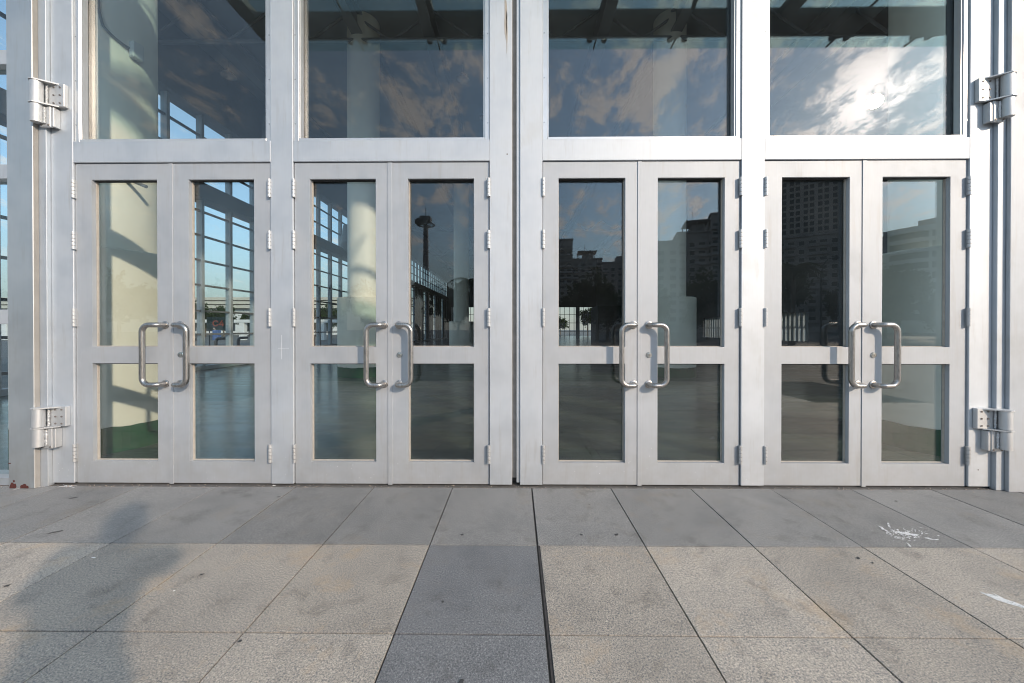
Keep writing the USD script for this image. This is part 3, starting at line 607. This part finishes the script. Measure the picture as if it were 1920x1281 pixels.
for a, b in [(-8.6, -7.4), (-6.6, -5.5), (-4.9, -4.1), (4.6, 10.8)]:
    n = max(2, int((b-a)/.6))
    bars = [bx(x-.03, x+.03, ENDY+.05, ENDY+.12, 0, 4.1) for x in np.linspace(a, b, n+1)] + [bx(a, b, ENDY+.06, ENDY+.11, z-.03, z+.03) for z in (.9, 2.0, 3.1)]
    part(ew, 'window_grille', cat(*bars), 'spandrel_paint')
part(ew, 'centre_post', bx(7.9, 8.4, ENDY-.2, ENDY, 0, 4.1), 'spandrel_paint')
kb = thing('ticket_kiosk', 'dark low kiosk block deep inside behind the fifth door leaf', 'kiosk')
part(kb, 'body', cb(5.95, 8.9, 24.0, 26.5, 0, 2.9, .02), 'hall_wall_paint'); part(kb, 'hatch', cb(7.2, 7.6, 23.96, 24.0, 1.2, 2.1, .005), 'gasket')
rf = thing('hall_roof', 'hall roof of grey sheeting on pale trusses, dim behind the upper windows', 'roof')
part(rf, 'roof_sheet', bx(-9.6, 14.3, .0, 62, 9.3, 9.5), 'hall_ceiling_paint')
part(rf, 'front_fascia', bx(-9.6, 9.6, -.05, .12, 8.4, 9.3), 'silver_post')
for x in (-7.8, -4.0, -2.2, 0.0, 2.2, 4.0, 7.8):
    part(rf, 'long_beam', cat(cb(x-.14, x+.14, .3, 60, 8.62, 8.66, .004), cb(x-.02, x+.02, .3, 60, 8.661, 9.1, .004), cb(x-.14, x+.14, .3, 60, 9.101, 9.14, .004)), 'truss_paint')
for y in np.arange(6.5, 44, 9.0):
    mem = [cyl((-9.2, y, 8.50), (9.2, y, 8.50), .06, 10)]
    for k in range(-4, 5):
        mem += [cyl((k*2.1-1.0, y, 8.52), (k*2.1, y, 9.22), .035, 8), cyl((k*2.1, y, 9.22), (k*2.1+1.0, y, 8.52), .035, 8)]
    part(rf, 'truss', cat(*mem), 'truss_paint')
for (x, y, lab) in ((-1.5, 7.6, 'white bowl ceiling lamp nearest the central stile, high in the hall'), (-1.05, 9.5, 'white bowl ceiling lamp deeper in the hall, right of the nearer one'), (-8.0, 7.4, 'white bowl ceiling lamp beside the side windows')):
    l = thing('ceiling_lamp', lab, 'lamp', (x, y, 8.25))
    part(l, 'shade', lathe([(.0, .16), (.05, .16), (.12, .10), (.20, 0), (.185, 0), (.11, .085), (0, .12)], 28), 'lamp_white', 40); part(l, 'stem', cyl((0, 0, .15), (0, 0, .42), .012, 8), 'lamp_white')
ad = thing('air_duct', 'pale round air duct with flared outlet by the side windows', 'duct', (-8.0, 9.6, 0))
part(ad, 'riser', lathe([(.0, 6.2), (.34, 6.2), (.34, 7.2), (.50, 7.5), (.50, 8.1), (.40, 8.3), (0, 8.3)], 32), 'truss_paint', 40)
part(ad, 'branch', cyl((0, -.2, 7.8), (0, 1.6, 7.8), .36, 24), 'truss_paint', 40)
wc = thing('wall_column', 'slim round column with a collar standing at the side windows', 'column', (-8.6, 16.6, 0))
part(wc, 'shaft', lathe([(0, 0), (.26, 0), (.26, 5.2), (.26, 9.2), (0, 9.2)], 32), 'truss_paint', 40)
part(wc, 'collar', lathe([(.26, 5.1), (.62, 5.6), (.62, 5.75), (.5, 6.6), (.26, 6.6)], 32), 'truss_paint', 40)

# ------------------------------------------------------------------ outside, beyond the side windows
eb = thing('exhibition_building', 'long low pale building with banded roof edge beyond the side windows', 'building')
part(eb, 'wall', bx(-110, -22, 72, 96, 0, 5.4), 'white_paint')
for z in (5.4, 6.2, 7.0): part(eb, 'roof_band', cb(-111, -21, 71, 97, z, z+.62, .03), 'banded_wall')
for k in range(22): part(eb, 'window', bx(-108+k*4, -105.5+k*4, 71.9, 72, .8, 3.6), 'far_window')
lw = thing('low_white_wall', 'low white colonnade wall far beyond the side windows', 'wall')
part(lw, 'coping', cb(-70, -12, 38, 38.6, 1.9, 2.25, .02), 'white_paint')
for k in range(20): part(lw, 'pillar', cb(-70+k*3, -69.4+k*3, 38.05, 38.55, -.05, 1.9, .02), 'blue_paint' if k % 5 == 2 else 'white_paint')
cs = thing('gate_sign', 'orange C4 lettering on a dark board beyond the side windows', 'sign')
t = meshkit.text_mesh('C4', .30, .02, True); w = t.bounds[1][0]-t.bounds[0][0]; t.apply_transform(np.diag([.62/w, 1, 1, 1])); t.apply_transform(trimesh.transformations.rotation_matrix(np.pi/2, [1, 0, 0])); t.apply_translation([-16.42, 16.93, 1.36])
part(cs, 'lettering', t, 'sign_orange'); part(cs, 'board', cb(-16.75, -15.3, 16.96, 17.0, 1.15, 1.85, .005), 'dark_board')
for x in (-16.65, -15.4): part(cs, 'leg', cyl((x, 17.03, -.05), (x, 17.03, 1.8), .025, 8), 'mast_paint')
first = None
for k in range(9):
    x, y = -11.6-.0*k, 9.0+k*1.15
    lab = 'red and dark pipe bollard outside the side windows'
    if first is None:
        first = thing('pipe_bollard', lab, 'bollard', (x, y, -.046), group='pipe bollards outside the side windows')
        part(first, 'post', cyl((0, 0, 0), (0, 0, .45), .055, 12), 'red_paint', 40); part(first, 'bend', tube([(0, 0, .45), (0, 0, .75), (0, .04, .84), (0, .12, .88), (0, .5, .88)], .055, 12), 'mast_paint', 40)
    else: copy(first, lab, (x, y, -.046))

# ------------------------------------------------------------------ trees, palms
def crown(seed, rx, rz, zc, n, leafs=.30):
    r = np.random.default_rng(seed); cl = []
    for _ in range(34):
        d = r.normal(size=3); d /= np.linalg.norm(d); q = r.uniform(.35, 1)
        cl.append((d*np.array([rx, rx, rz])*q + [0, 0, zc], r.uniform(.45, .9)))
    v, f = [], []
    for i in range(n):
        c, s = cl[r.integers(len(cl))]; p = c + r.normal(size=3)*s*.55
        a = r.normal(size=3); a /= np.linalg.norm(a); b = np.cross(a, r.normal(size=3)); b /= np.linalg.norm(b)
        L = leafs*r.uniform(.6, 1.3); k = len(v)
        v += [p-a*L, p+b*L*.45, p+a*L, p-b*L*.45]; f += [(k, k+1, k+2), (k, k+2, k+3)]
    return trimesh.Trimesh(np.array(v), np.array(f), process=False)
def tree(seed, h, label, loc):
    t = thing('street_tree', label, 'tree', loc, group='trees across the plaza')
    limbs = [tube([(0, 0, 0), (.05, .02, h*.25), (0, .05, h*.55), (.02, 0, h*.8)], [.20, .16, .11, .05], 8)]
    r = np.random.default_rng(seed)
    for k in range(6):
        a = k*1.05+r.random(); limbs.append(tube([(0, .03, h*(.34+.05*k)), (.9*math.cos(a), .9*math.sin(a), h*(.48+.05*k)), (1.6*math.cos(a), 1.6*math.sin(a), h*(.58+.05*k))], [.07, .05, .02], 6))
    part(t, 'trunk', cat(*limbs), 'bark', 40); part(t, 'crown', crown(seed, h*.36, h*.34, h*.64, 2300), 'leaf')
    return t
TP = [tree(1, 7.2, 'leafy dark tree across the plaza, mirrored under the skyline', (9, -38, -.046)), tree(2, 6.2, 'leafy dark tree across the plaza, mirrored under the skyline', (16, -41, -.046)), tree(3, 8.4, 'leafy dark tree across the plaza, mirrored under the skyline', (40, -36, -.046))]
for i in range(30):
    x = -62+i*4.6+RND.uniform(-1.2, 1.2)
    if 37 < x < 43: continue
    copy(TP[i % 3], 'leafy dark tree across the plaza, mirrored under the skyline', (x, -44+RND.uniform(-5, 5), -.046), RND.uniform(0, 360), scale=RND.uniform(.75, 1.05))
for i in range(22):
    copy(TP[i % 3], 'leafy tree beyond the side windows', (-24-i*2.1+RND.uniform(-.6, .6), 58+RND.uniform(-3, 3), -.046), RND.uniform(0, 360), 'trees beyond the side windows', RND.uniform(.58, .7))
for i, (x, y) in enumerate([(5, 66), (9, 72), (13, 64), (17, 70), (1, 74), (-6, 70), (-2, 64)]):
    copy(TP[i % 3], 'leafy tree seen through the openings of the far end wall', (x, y, -.046), RND.uniform(0, 360), 'trees beyond the end wall', RND.uniform(.6, .8))
for i, (x, y) in enumerate([(13.5, 9), (14.5, 12.5), (13, 16), (15.5, 20), (18, 7), (19, 15)]):
    copy(TP[i % 3], 'leafy tree outside the right side wall', (x+1, y, -.046), RND.uniform(0, 360), 'trees outside the right side wall', RND.uniform(.5, .62))
def palm(loc, h, label, seed):
    t = thing('palm_tree', label, 'palm', loc); r = np.random.default_rng(seed)
    part(t, 'trunk', tube([(0, 0, 0), (.05, 0, h*.3), (.08, .03, h*.6), (.1, .05, h)], [.26, .20, .18, .17], 10), 'bark', 40)
    for k in range(20):
        a = k*2*np.pi/20*2.37+r.uniform(-.2, .2); up = r.uniform(-.1, 1.1); L = r.uniform(1.7, 2.4)
        rib = [np.array([.1+math.cos(a)*L*u, .05+math.sin(a)*L*u, h+L*(.55*up*u+.25*u-.95*u*u)]) for u in np.linspace(0, 1, 10)]
        v, f = [], []
        side = np.array([-math.sin(a), math.cos(a), 0])
        for j in range(1, 10):
            for q in (0, .5):
                p = rib[j-1]*(1-q)+rib[j]*q; d = rib[j]-rib[j-1]; d /= np.linalg.norm(d); ll = .62*math.sin(np.pi*min(1, (j+q)/10.5)**.8)+.08
                for sd in (-1, 1):
                    tip = p+side*sd*ll*.8+d*ll*.55-np.array([0, 0, ll*.35]); n0 = len(v)
                    v += [p-d*.07, p+d*.07, tip]; f.append((n0, n0+1, n0+2))
        part(t, 'frond', cat(tube(rib, .018, 5), trimesh.Trimesh(np.array(v), np.array(f), process=False)), 'palm_leaf')
palm((-4.0, -30, -.046), 5.4, 'palm tree mirrored beside the column in the fourth door leaf', 5)
palm((-9.6, -31, -.046), 5.2, 'palm tree mirrored left of the light mast', 6)
palm((21.5, -26, -.046), 6.0, 'palm tree mirrored low in the far right door leaf', 8)
# ------------------------------------------------------------------ light mast and lamp post
lm = thing('light_mast', 'tall dark light mast with a ring of floodlights, mirrored in the fourth door leaf', 'light mast', (-8.45, -31.5, -.046))
part(lm, 'pole', tube([(0, 0, 0), (0, 0, 5), (0, 0, 11.0)], [.34, .28, .22], 16), 'mast_paint', 40)
part(lm, 'ring', tube([(0.8*math.cos(a), 0.8*math.sin(a), 11.0) for a in np.linspace(0, 2*np.pi, 33)], .06, 8), 'mast_paint', 40)
part(lm, 'spokes', cat(*[cyl((0, 0, 11), (0.8*math.cos(a), 0.8*math.sin(a), 11), .04, 6) for a in np.arange(6)*np.pi/3]), 'mast_paint')
for a in (2.3, 2.9, 3.6, 1.3):
    m = cb(-.28, .28, -.12, .12, -.2, .2, .03); m.apply_transform(trimesh.transformations.rotation_matrix(.5, [1, 0, 0])); m.apply_transform(trimesh.transformations.rotation_matrix(a, [0, 0, 1])); m.apply_translation([.72*math.cos(a), .72*math.sin(a), 11.25])
    part(lm, 'floodlight', m, 'mast_paint')
part(lm, 'cap', cb(-.5, .5, -.4, .4, 11.2, 11.75, .05), 'mast_paint'); part(lm, 'antenna', cyl((0, 0, 11.7), (0, 0, 12.6), .03, 6), 'mast_paint')
sl = thing('street_lamp', 'slim curved street lamp mirrored in the second leaf from the right', 'street lamp', (24.6, -27, -.046))
part(sl, 'pole', tube([(0, 0, 0), (0, 0, 5.6), (.15, 0, 6.4), (.55, 0, 6.9), (1.1, 0, 7.0)], [.08, .06, .05, .045, .04], 10), 'mast_paint', 40); part(sl, 'lamp_head', cb(1.0, 1.7, -.12, .12, 6.93, 7.05, .02), 'mast_paint')

# ------------------------------------------------------------------ buildings across the plaza (mirrored in the glass)
def block(name, label, cx, y, w, d, h, rz, wall, fl=3.0, bay_w=3.4, balcony=0.5, top=None, win='far_window', seed=0, curved=False, low=0):
    """apartment block facing +y; windows, sills, balconies and roof frame are built"""
    b = thing(name, label, 'building', (cx, y, -.046), rz); r = np.random.default_rng(seed)
    part(b, 'wall', bx(-w/2, w/2, -d, 0, 0, h), wall)
    part(b, 'cornice', cb(-w/2-.4, w/2+.4, -d-.4, .45, h+.003, h+.7, .05), wall)
    nf, nb = int((h-1)/fl), max(1, int(w/bay_w))
    for k in range(low, nf):
        z = k*fl+1.0
        for j in range(nb):
            x = -w/2+(j+.5)*w/nb
            if balcony and (j % 3 != 1):
                sl_ = [cb(x-bay_w*.44, x+bay_w*.44, .002, 1.15, z-.75, z-.55, .03), cb(x-bay_w*.44, x+bay_w*.44, 1.0, 1.13, z-.549, z+.35, .02)]
                part(b, 'balcony', cat(*sl_), wall)
                part(b, 'window', bx(x-bay_w*.32, x+bay_w*.32, .003, .06, z-.35, z+1.45), win)
            else:
                wn = part(b, 'window', bx(x-bay_w*.25, x+bay_w*.25, .003, .05, z, z+1.5), win)
                usdkit.mesh(stage, f'{wn.GetPath()}/surround', cat(bx(x-bay_w*.29, x+bay_w*.29, .004, .22, z-.22, z-.01), bx(x-bay_w*.29, x+bay_w*.29, .004, .18, z+1.51, z+1.68)), LOOK['concrete_c'])
    if top == 'pergola':
        pp = [cb(-w*.3, w*.34, -d*.7, .8, h+4.2, h+4.55, .04)] + [cyl((sx*w*.26, sy, h+.6), (sx*w*.28, sy, h+4.3), .16, 8) for sx in (-1, 0, 1) for sy in (-.4, -d*.6)]
        part(b, 'roof_frame', cat(*pp), wall); part(b, 'roof_room', cb(-w*.12, w*.22, -d*.6, -1.5, h+.71, h+3.4, .04), wall)
        part(b, 'antenna', cyl((-w*.05, -d*.3, h+.7), (-w*.05, -d*.3, h+9), .09, 6), 'mast_paint')
    if top == 'box':
        part(b, 'roof_room', cb(-w*.1, w*.4, -d*.7, -.4, h+.71, h+3.6, .04), wall)
    return b
block('apartment_block', 'stepped dark apartment block mirrored at the left of the fifth door leaf', 17, -190, 25, 16, 47.5, 4, 'concrete_b', top=None, seed=1, low=1)
block('apartment_block', 'dark apartment block with roof frame and aerial mirrored in the fifth door leaf', 37, -190, 15.5, 14, 37.5, 6, 'concrete_b', top='pergola', seed=2, low=1)
block('apartment_block', 'dark flat roofed apartment block mirrored at the right of the fifth door leaf', 53.5, -186, 19, 14, 35.0, 8, 'concrete_b', top='box', seed=3, low=1)
block('apartment_block', 'lower apartment block with white framed windows mirrored over the pedestal column', 50.5, -132, 17, 16, 32.5, 12, 'concrete_c', balcony=0, bay_w=4.2, seed=4, low=1)
block('apartment_block', 'apartment block with slatted roof frame mirrored in the sixth door leaf', 65.5, -131, 13, 15, 36.0, 16, 'concrete_b', top='pergola', bay_w=3.1, seed=5, low=1)
block('apartment_block', 'tallest of the near apartment blocks, mirrored at the edge of the sixth door leaf', 77.5, -125, 18, 16, 41.5, 20, 'concrete_b', bay_w=3.0, seed=6, low=1)
block('apartment_block', 'dark apartment block with a sloping roofline mirrored in the second leaf from the right', 104.5, -128, 33, 18, 34.0, 33, 'concrete_b', bay_w=2.9, balcony=.5, seed=7, low=1)
# gridded tower
tw = thing('office_tower', 'tall gridded tower mirrored in the second door leaf from the right', 'tower', (150, -192, -.046), 36)
W_, H_ = 58, 88
part(tw, 'core', bx(-W_/2, W_/2, -30, -.6, 0, H_), 'far_window')
nx = 20
for k in range(nx+1):
    x = -W_/2+k*W_/nx; wd = .75 if k % 2 == 0 else .38
    part(tw, 'pier', bx(x-wd, x+wd, -.7, .25 if k % 2 == 0 else .1, 0, H_), 'concrete_b')
for k in range(1, int(H_/3.2)+1):
    z = k*3.2; part(tw, 'floor_band', bx(-W_/2+.1, W_/2-.1, -.68, .0, z-.5, z+.5), 'concrete_b')
part(tw, 'crown', cb(-W_/2-.6, W_/2+.6, -30.6, .8, H_+.003, H_+2.2, .1), 'concrete_b')
# block with curved balconies
rbk = thing('balcony_block', 'pale block with curved balconies and a slanted roof slab mirrored at the far right', 'building', (125.5, -112, -.046), 47)
part(rbk, 'wall', bx(-9, 17, -16, 0, 0, 31.2), 'pale_render')
def bow(r0, z0, z1, half=8.2, sag=3.0):
    t = np.linspace(-1, 1, 17); o = [(half*a, sag*(1-a*a)+r0) for a in t]; return prism_xy([(-half-.0, .01)]+o+[(half, .01)], z0, z1)
for k in range(1, 10):
    z = k*3.15
    part(rbk, 'balcony', cat(bow(.4, z-.45, z+.0), bow(.3, z+.001, z+.75)), 'pale_render')
    part(rbk, 'bow_window', bow(-.5, z+.76, z+2.69, 7.9, 2.9), 'far_window')
    part(rbk, 'bow_pillar', cb(1.2, 1.9, 2.0, 3.25, z+.76, z+2.69, .05), 'pale_render')
    for x in (10.4, 13.6): 
        wn = part(rbk, 'window', bx(x-.8, x+.8, .003, .06, z+.6, z+2.3), 'far_window'); usdkit.mesh(stage, f'{wn.GetPath()}/surround', cat(bx(x-1.05, x+1.05, .004, .3, z+.3, z+.59), bx(x-1.05, x+1.05, .004, .3, z+2.31, z+2.55)), LOOK['pale_render'])
part(rbk, 'parapet', bow(.5, 31.0, 32.6, 8.6, 3.2), 'pale_render')
part(rbk, 'roof_room', cb(3, 17, -14, -1, 31.201, 34.3, .05), 'pale_render')
sl2 = cb(-1, 18, -14, 2.2, 34.6, 35.2, .05); sl2.apply_transform(trimesh.transformations.rotation_matrix(-.10, [0, 1, 0], [8, 0, 34.9])); part(rbk, 'roof_slab', sl2, 'concrete_b')
part(rbk, 'antenna', cyl((13.5, -4, 34), (13.5, -4, 42), .10, 6), 'mast_paint')
block('apartment_block', 'dark narrow block mirrored left of the curved balconies', 117, -128, 10, 14, 34.5, 42, 'concrete_b', bay_w=3.2, seed=9, low=1)
block('apartment_block', 'low pale slab block mirrored faintly in the leftmost door leaf', -160, -150, 62, 14, 17.0, -45, 'concrete_c', balcony=0, bay_w=5, seed=10, low=1)
block('apartment_block', 'low grey slab block mirrored faintly in the second door leaf', -105, -170, 46, 14, 15.0, -30, 'concrete_b', balcony=0, bay_w=5, seed=11, low=1)

# ------------------------------------------------------------------ the photographer, whose shadow falls on the slabs
def body(spheres, bones, res=.02):
    ms = []
    for a, b in bones:
        (pa, ra), (pb, rb_) = spheres[a], spheres[b]
        s1 = manifold3d.Manifold.sphere(ra, 20).translate(tuple(map(float, pa))); s2 = manifold3d.Manifold.sphere(rb_, 20).translate(tuple(map(float, pb)))
        ms.append(manifold3d.Manifold.batch_hull([s1, s2]))
    m = manifold3d.Manifold.batch_boolean(ms, manifold3d.OpType.Add).refine_to_length(res).to_mesh()
    t = trimesh.Trimesh(m.vert_properties[:, :3], m.tri_verts); trimesh.smoothing.filter_taubin(t, iterations=10); return t
pe = thing('person', 'person in dark clothes raising both arms, whose soft shadow falls across the slabs at left', 'person')
PX, PY = -.02, -3.12
J = {'pel': ((PX-.05, PY, .92), .135), 'pelL': ((PX-.14, PY, .90), .105), 'pelR': ((PX+.05, PY, .90), .105), 'waist': ((PX-.04, PY, 1.08), .135), 'ch': ((PX-.02, PY, 1.27), .15), 'chL': ((PX-.13, PY, 1.31), .10), 'chR': ((PX+.10, PY, 1.31), .10),
     'nk': ((PX+.01, PY+.01, 1.40), .062), 'nk2': ((PX+.03, PY+.03, 1.47), .056), 'hd': ((PX+.05, PY+.05, 1.565), .088), 'hd2': ((PX+.05, PY+.035, 1.595), .092), 'jaw': ((PX+.05, PY+.085, 1.50), .058), 'nose': ((PX+.05, PY+.148, 1.545), .014), 'nose2': ((PX+.05, PY+.135, 1.575), .012),
     'earL': ((PX-.04, PY+.045, 1.56), .02), 'earR': ((PX+.14, PY+.045, 1.56), .02),
     'shL': ((PX-.20, PY, 1.345), .075), 'shR': ((PX+.17, PY, 1.345), .072), 'elL': ((PX-.35, PY+.07, 1.17), .05), 'elR': ((PX+.28, PY+.06, 1.335), .045), 'wrL': ((PX-.10, PY+.20, 1.19), .033), 'wrR': ((PX+.12, PY+.20, 1.215), .033),
     'paL': ((PX-.055, PY+.225, 1.195), .030), 'paR': ((PX+.085, PY+.225, 1.195), .030),
     'knL': ((PX-.16, PY+.02, .50), .07), 'knR': ((PX+.06, PY+.02, .50), .07), 'anL': ((PX-.17, PY-.02, .09), .045), 'anR': ((PX+.08, PY-.02, .09), .045), 'toL': ((PX-.19, PY+.15, .04), .04), 'toR': ((PX+.10, PY+.15, .04), .04)}
B = [('pel', 'waist'), ('waist', 'ch'), ('pelL', 'pelR'), ('ch', 'chL'), ('ch', 'chR'), ('chL', 'shL'), ('chR', 'shR'), ('waist', 'chL'), ('waist', 'chR'), ('ch', 'nk'), ('chL', 'nk'), ('chR', 'nk'), ('nk', 'nk2'), ('nk2', 'hd'), ('hd', 'hd2'), ('hd', 'jaw'), ('nose', 'nose2'), ('hd', 'nose2'), ('hd', 'earL'), ('hd', 'earR'),
     ('shL', 'elL'), ('elL', 'wrL'), ('shR', 'elR'), ('elR', 'wrR'), ('wrL', 'paL'), ('wrR', 'paR'), ('pelL', 'knL'), ('pelR', 'knR'), ('knL', 'anL'), ('knR', 'anR'), ('anL', 'toL'), ('anR', 'toR')]
for s in ('L', 'R'):
    sx = -1 if s == 'L' else 1; p = np.array(J['pa'+s][0])
    for k, (dz, ln) in enumerate([(.027, .030), (.010, .034), (-.007, .032), (-.024, .026), ]):
        a = p+[0, .012, dz]; b_ = a+[-sx*ln*.7, .022, 0]; c_ = b_+[-sx*ln*.5, -.004, -.002]
        J[f'f{s}{k}a'], J[f'f{s}{k}b'], J[f'f{s}{k}c'] = (a, .0092), (b_, .0085), (c_, .0075); B += [(f'f{s}{k}a', f'f{s}{k}b'), (f'f{s}{k}b', f'f{s}{k}c'), ('pa'+s, f'f{s}{k}a')]
    a = p+[-sx*.008, -.018, .03]; b_ = a+[-sx*.03, .004, .02]; J[f't{s}a'], J[f't{s}b'] = (a, .010), (b_, .0085); B += [('pa'+s, f't{s}a'), (f't{s}a', f't{s}b')]
part(pe, 'body', body(J, B, .012), 'skin', True)
grow = lambda names, d: {k: (J[k][0], J[k][1]+d) for k in names}
jn = grow(['pel', 'pelL', 'pelR', 'waist', 'ch', 'chL', 'chR', 'shL', 'shR', 'elL', 'elR', 'wrL', 'wrR'], .016); jn['nk'] = (J['ch'][0]+np.array([.01, 0, .085]), .075)
part(pe, 'jacket', body(jn, [('pel', 'waist'), ('waist', 'ch'), ('pelL', 'pelR'), ('ch', 'chL'), ('ch', 'chR'), ('chL', 'shL'), ('chR', 'shR'), ('waist', 'chL'), ('waist', 'chR'), ('ch', 'nk'), ('shL', 'elL'), ('elL', 'wrL'), ('shR', 'elR'), ('elR', 'wrR')], .03), 'jacket', True)
tn = grow(['pelL', 'pelR', 'knL', 'knR', 'anL', 'anR'], .014)
part(pe, 'trousers', body(tn, [('pelL', 'pelR'), ('pelL', 'knL'), ('knL', 'anL'), ('pelR', 'knR'), ('knR', 'anR')], .03), 'trousers', True)
hn = {'a': ((PX+.05, PY+.015, 1.60), .098), 'b': ((PX+.05, PY+.045, 1.632), .078), 'c': ((PX+.05, PY-.01, 1.55), .085)}
part(pe, 'hair', body(hn, [('a', 'b'), ('a', 'c')], .02), 'hair', True)
for s in ('L', 'R'): part(pe, 'shoe', body({'a': ((*J['an'+s][0][:2], .05), .054), 'b': ((*J['to'+s][0][:2], .045), .048)}, [('a', 'b')], .02), 'shoe', True)
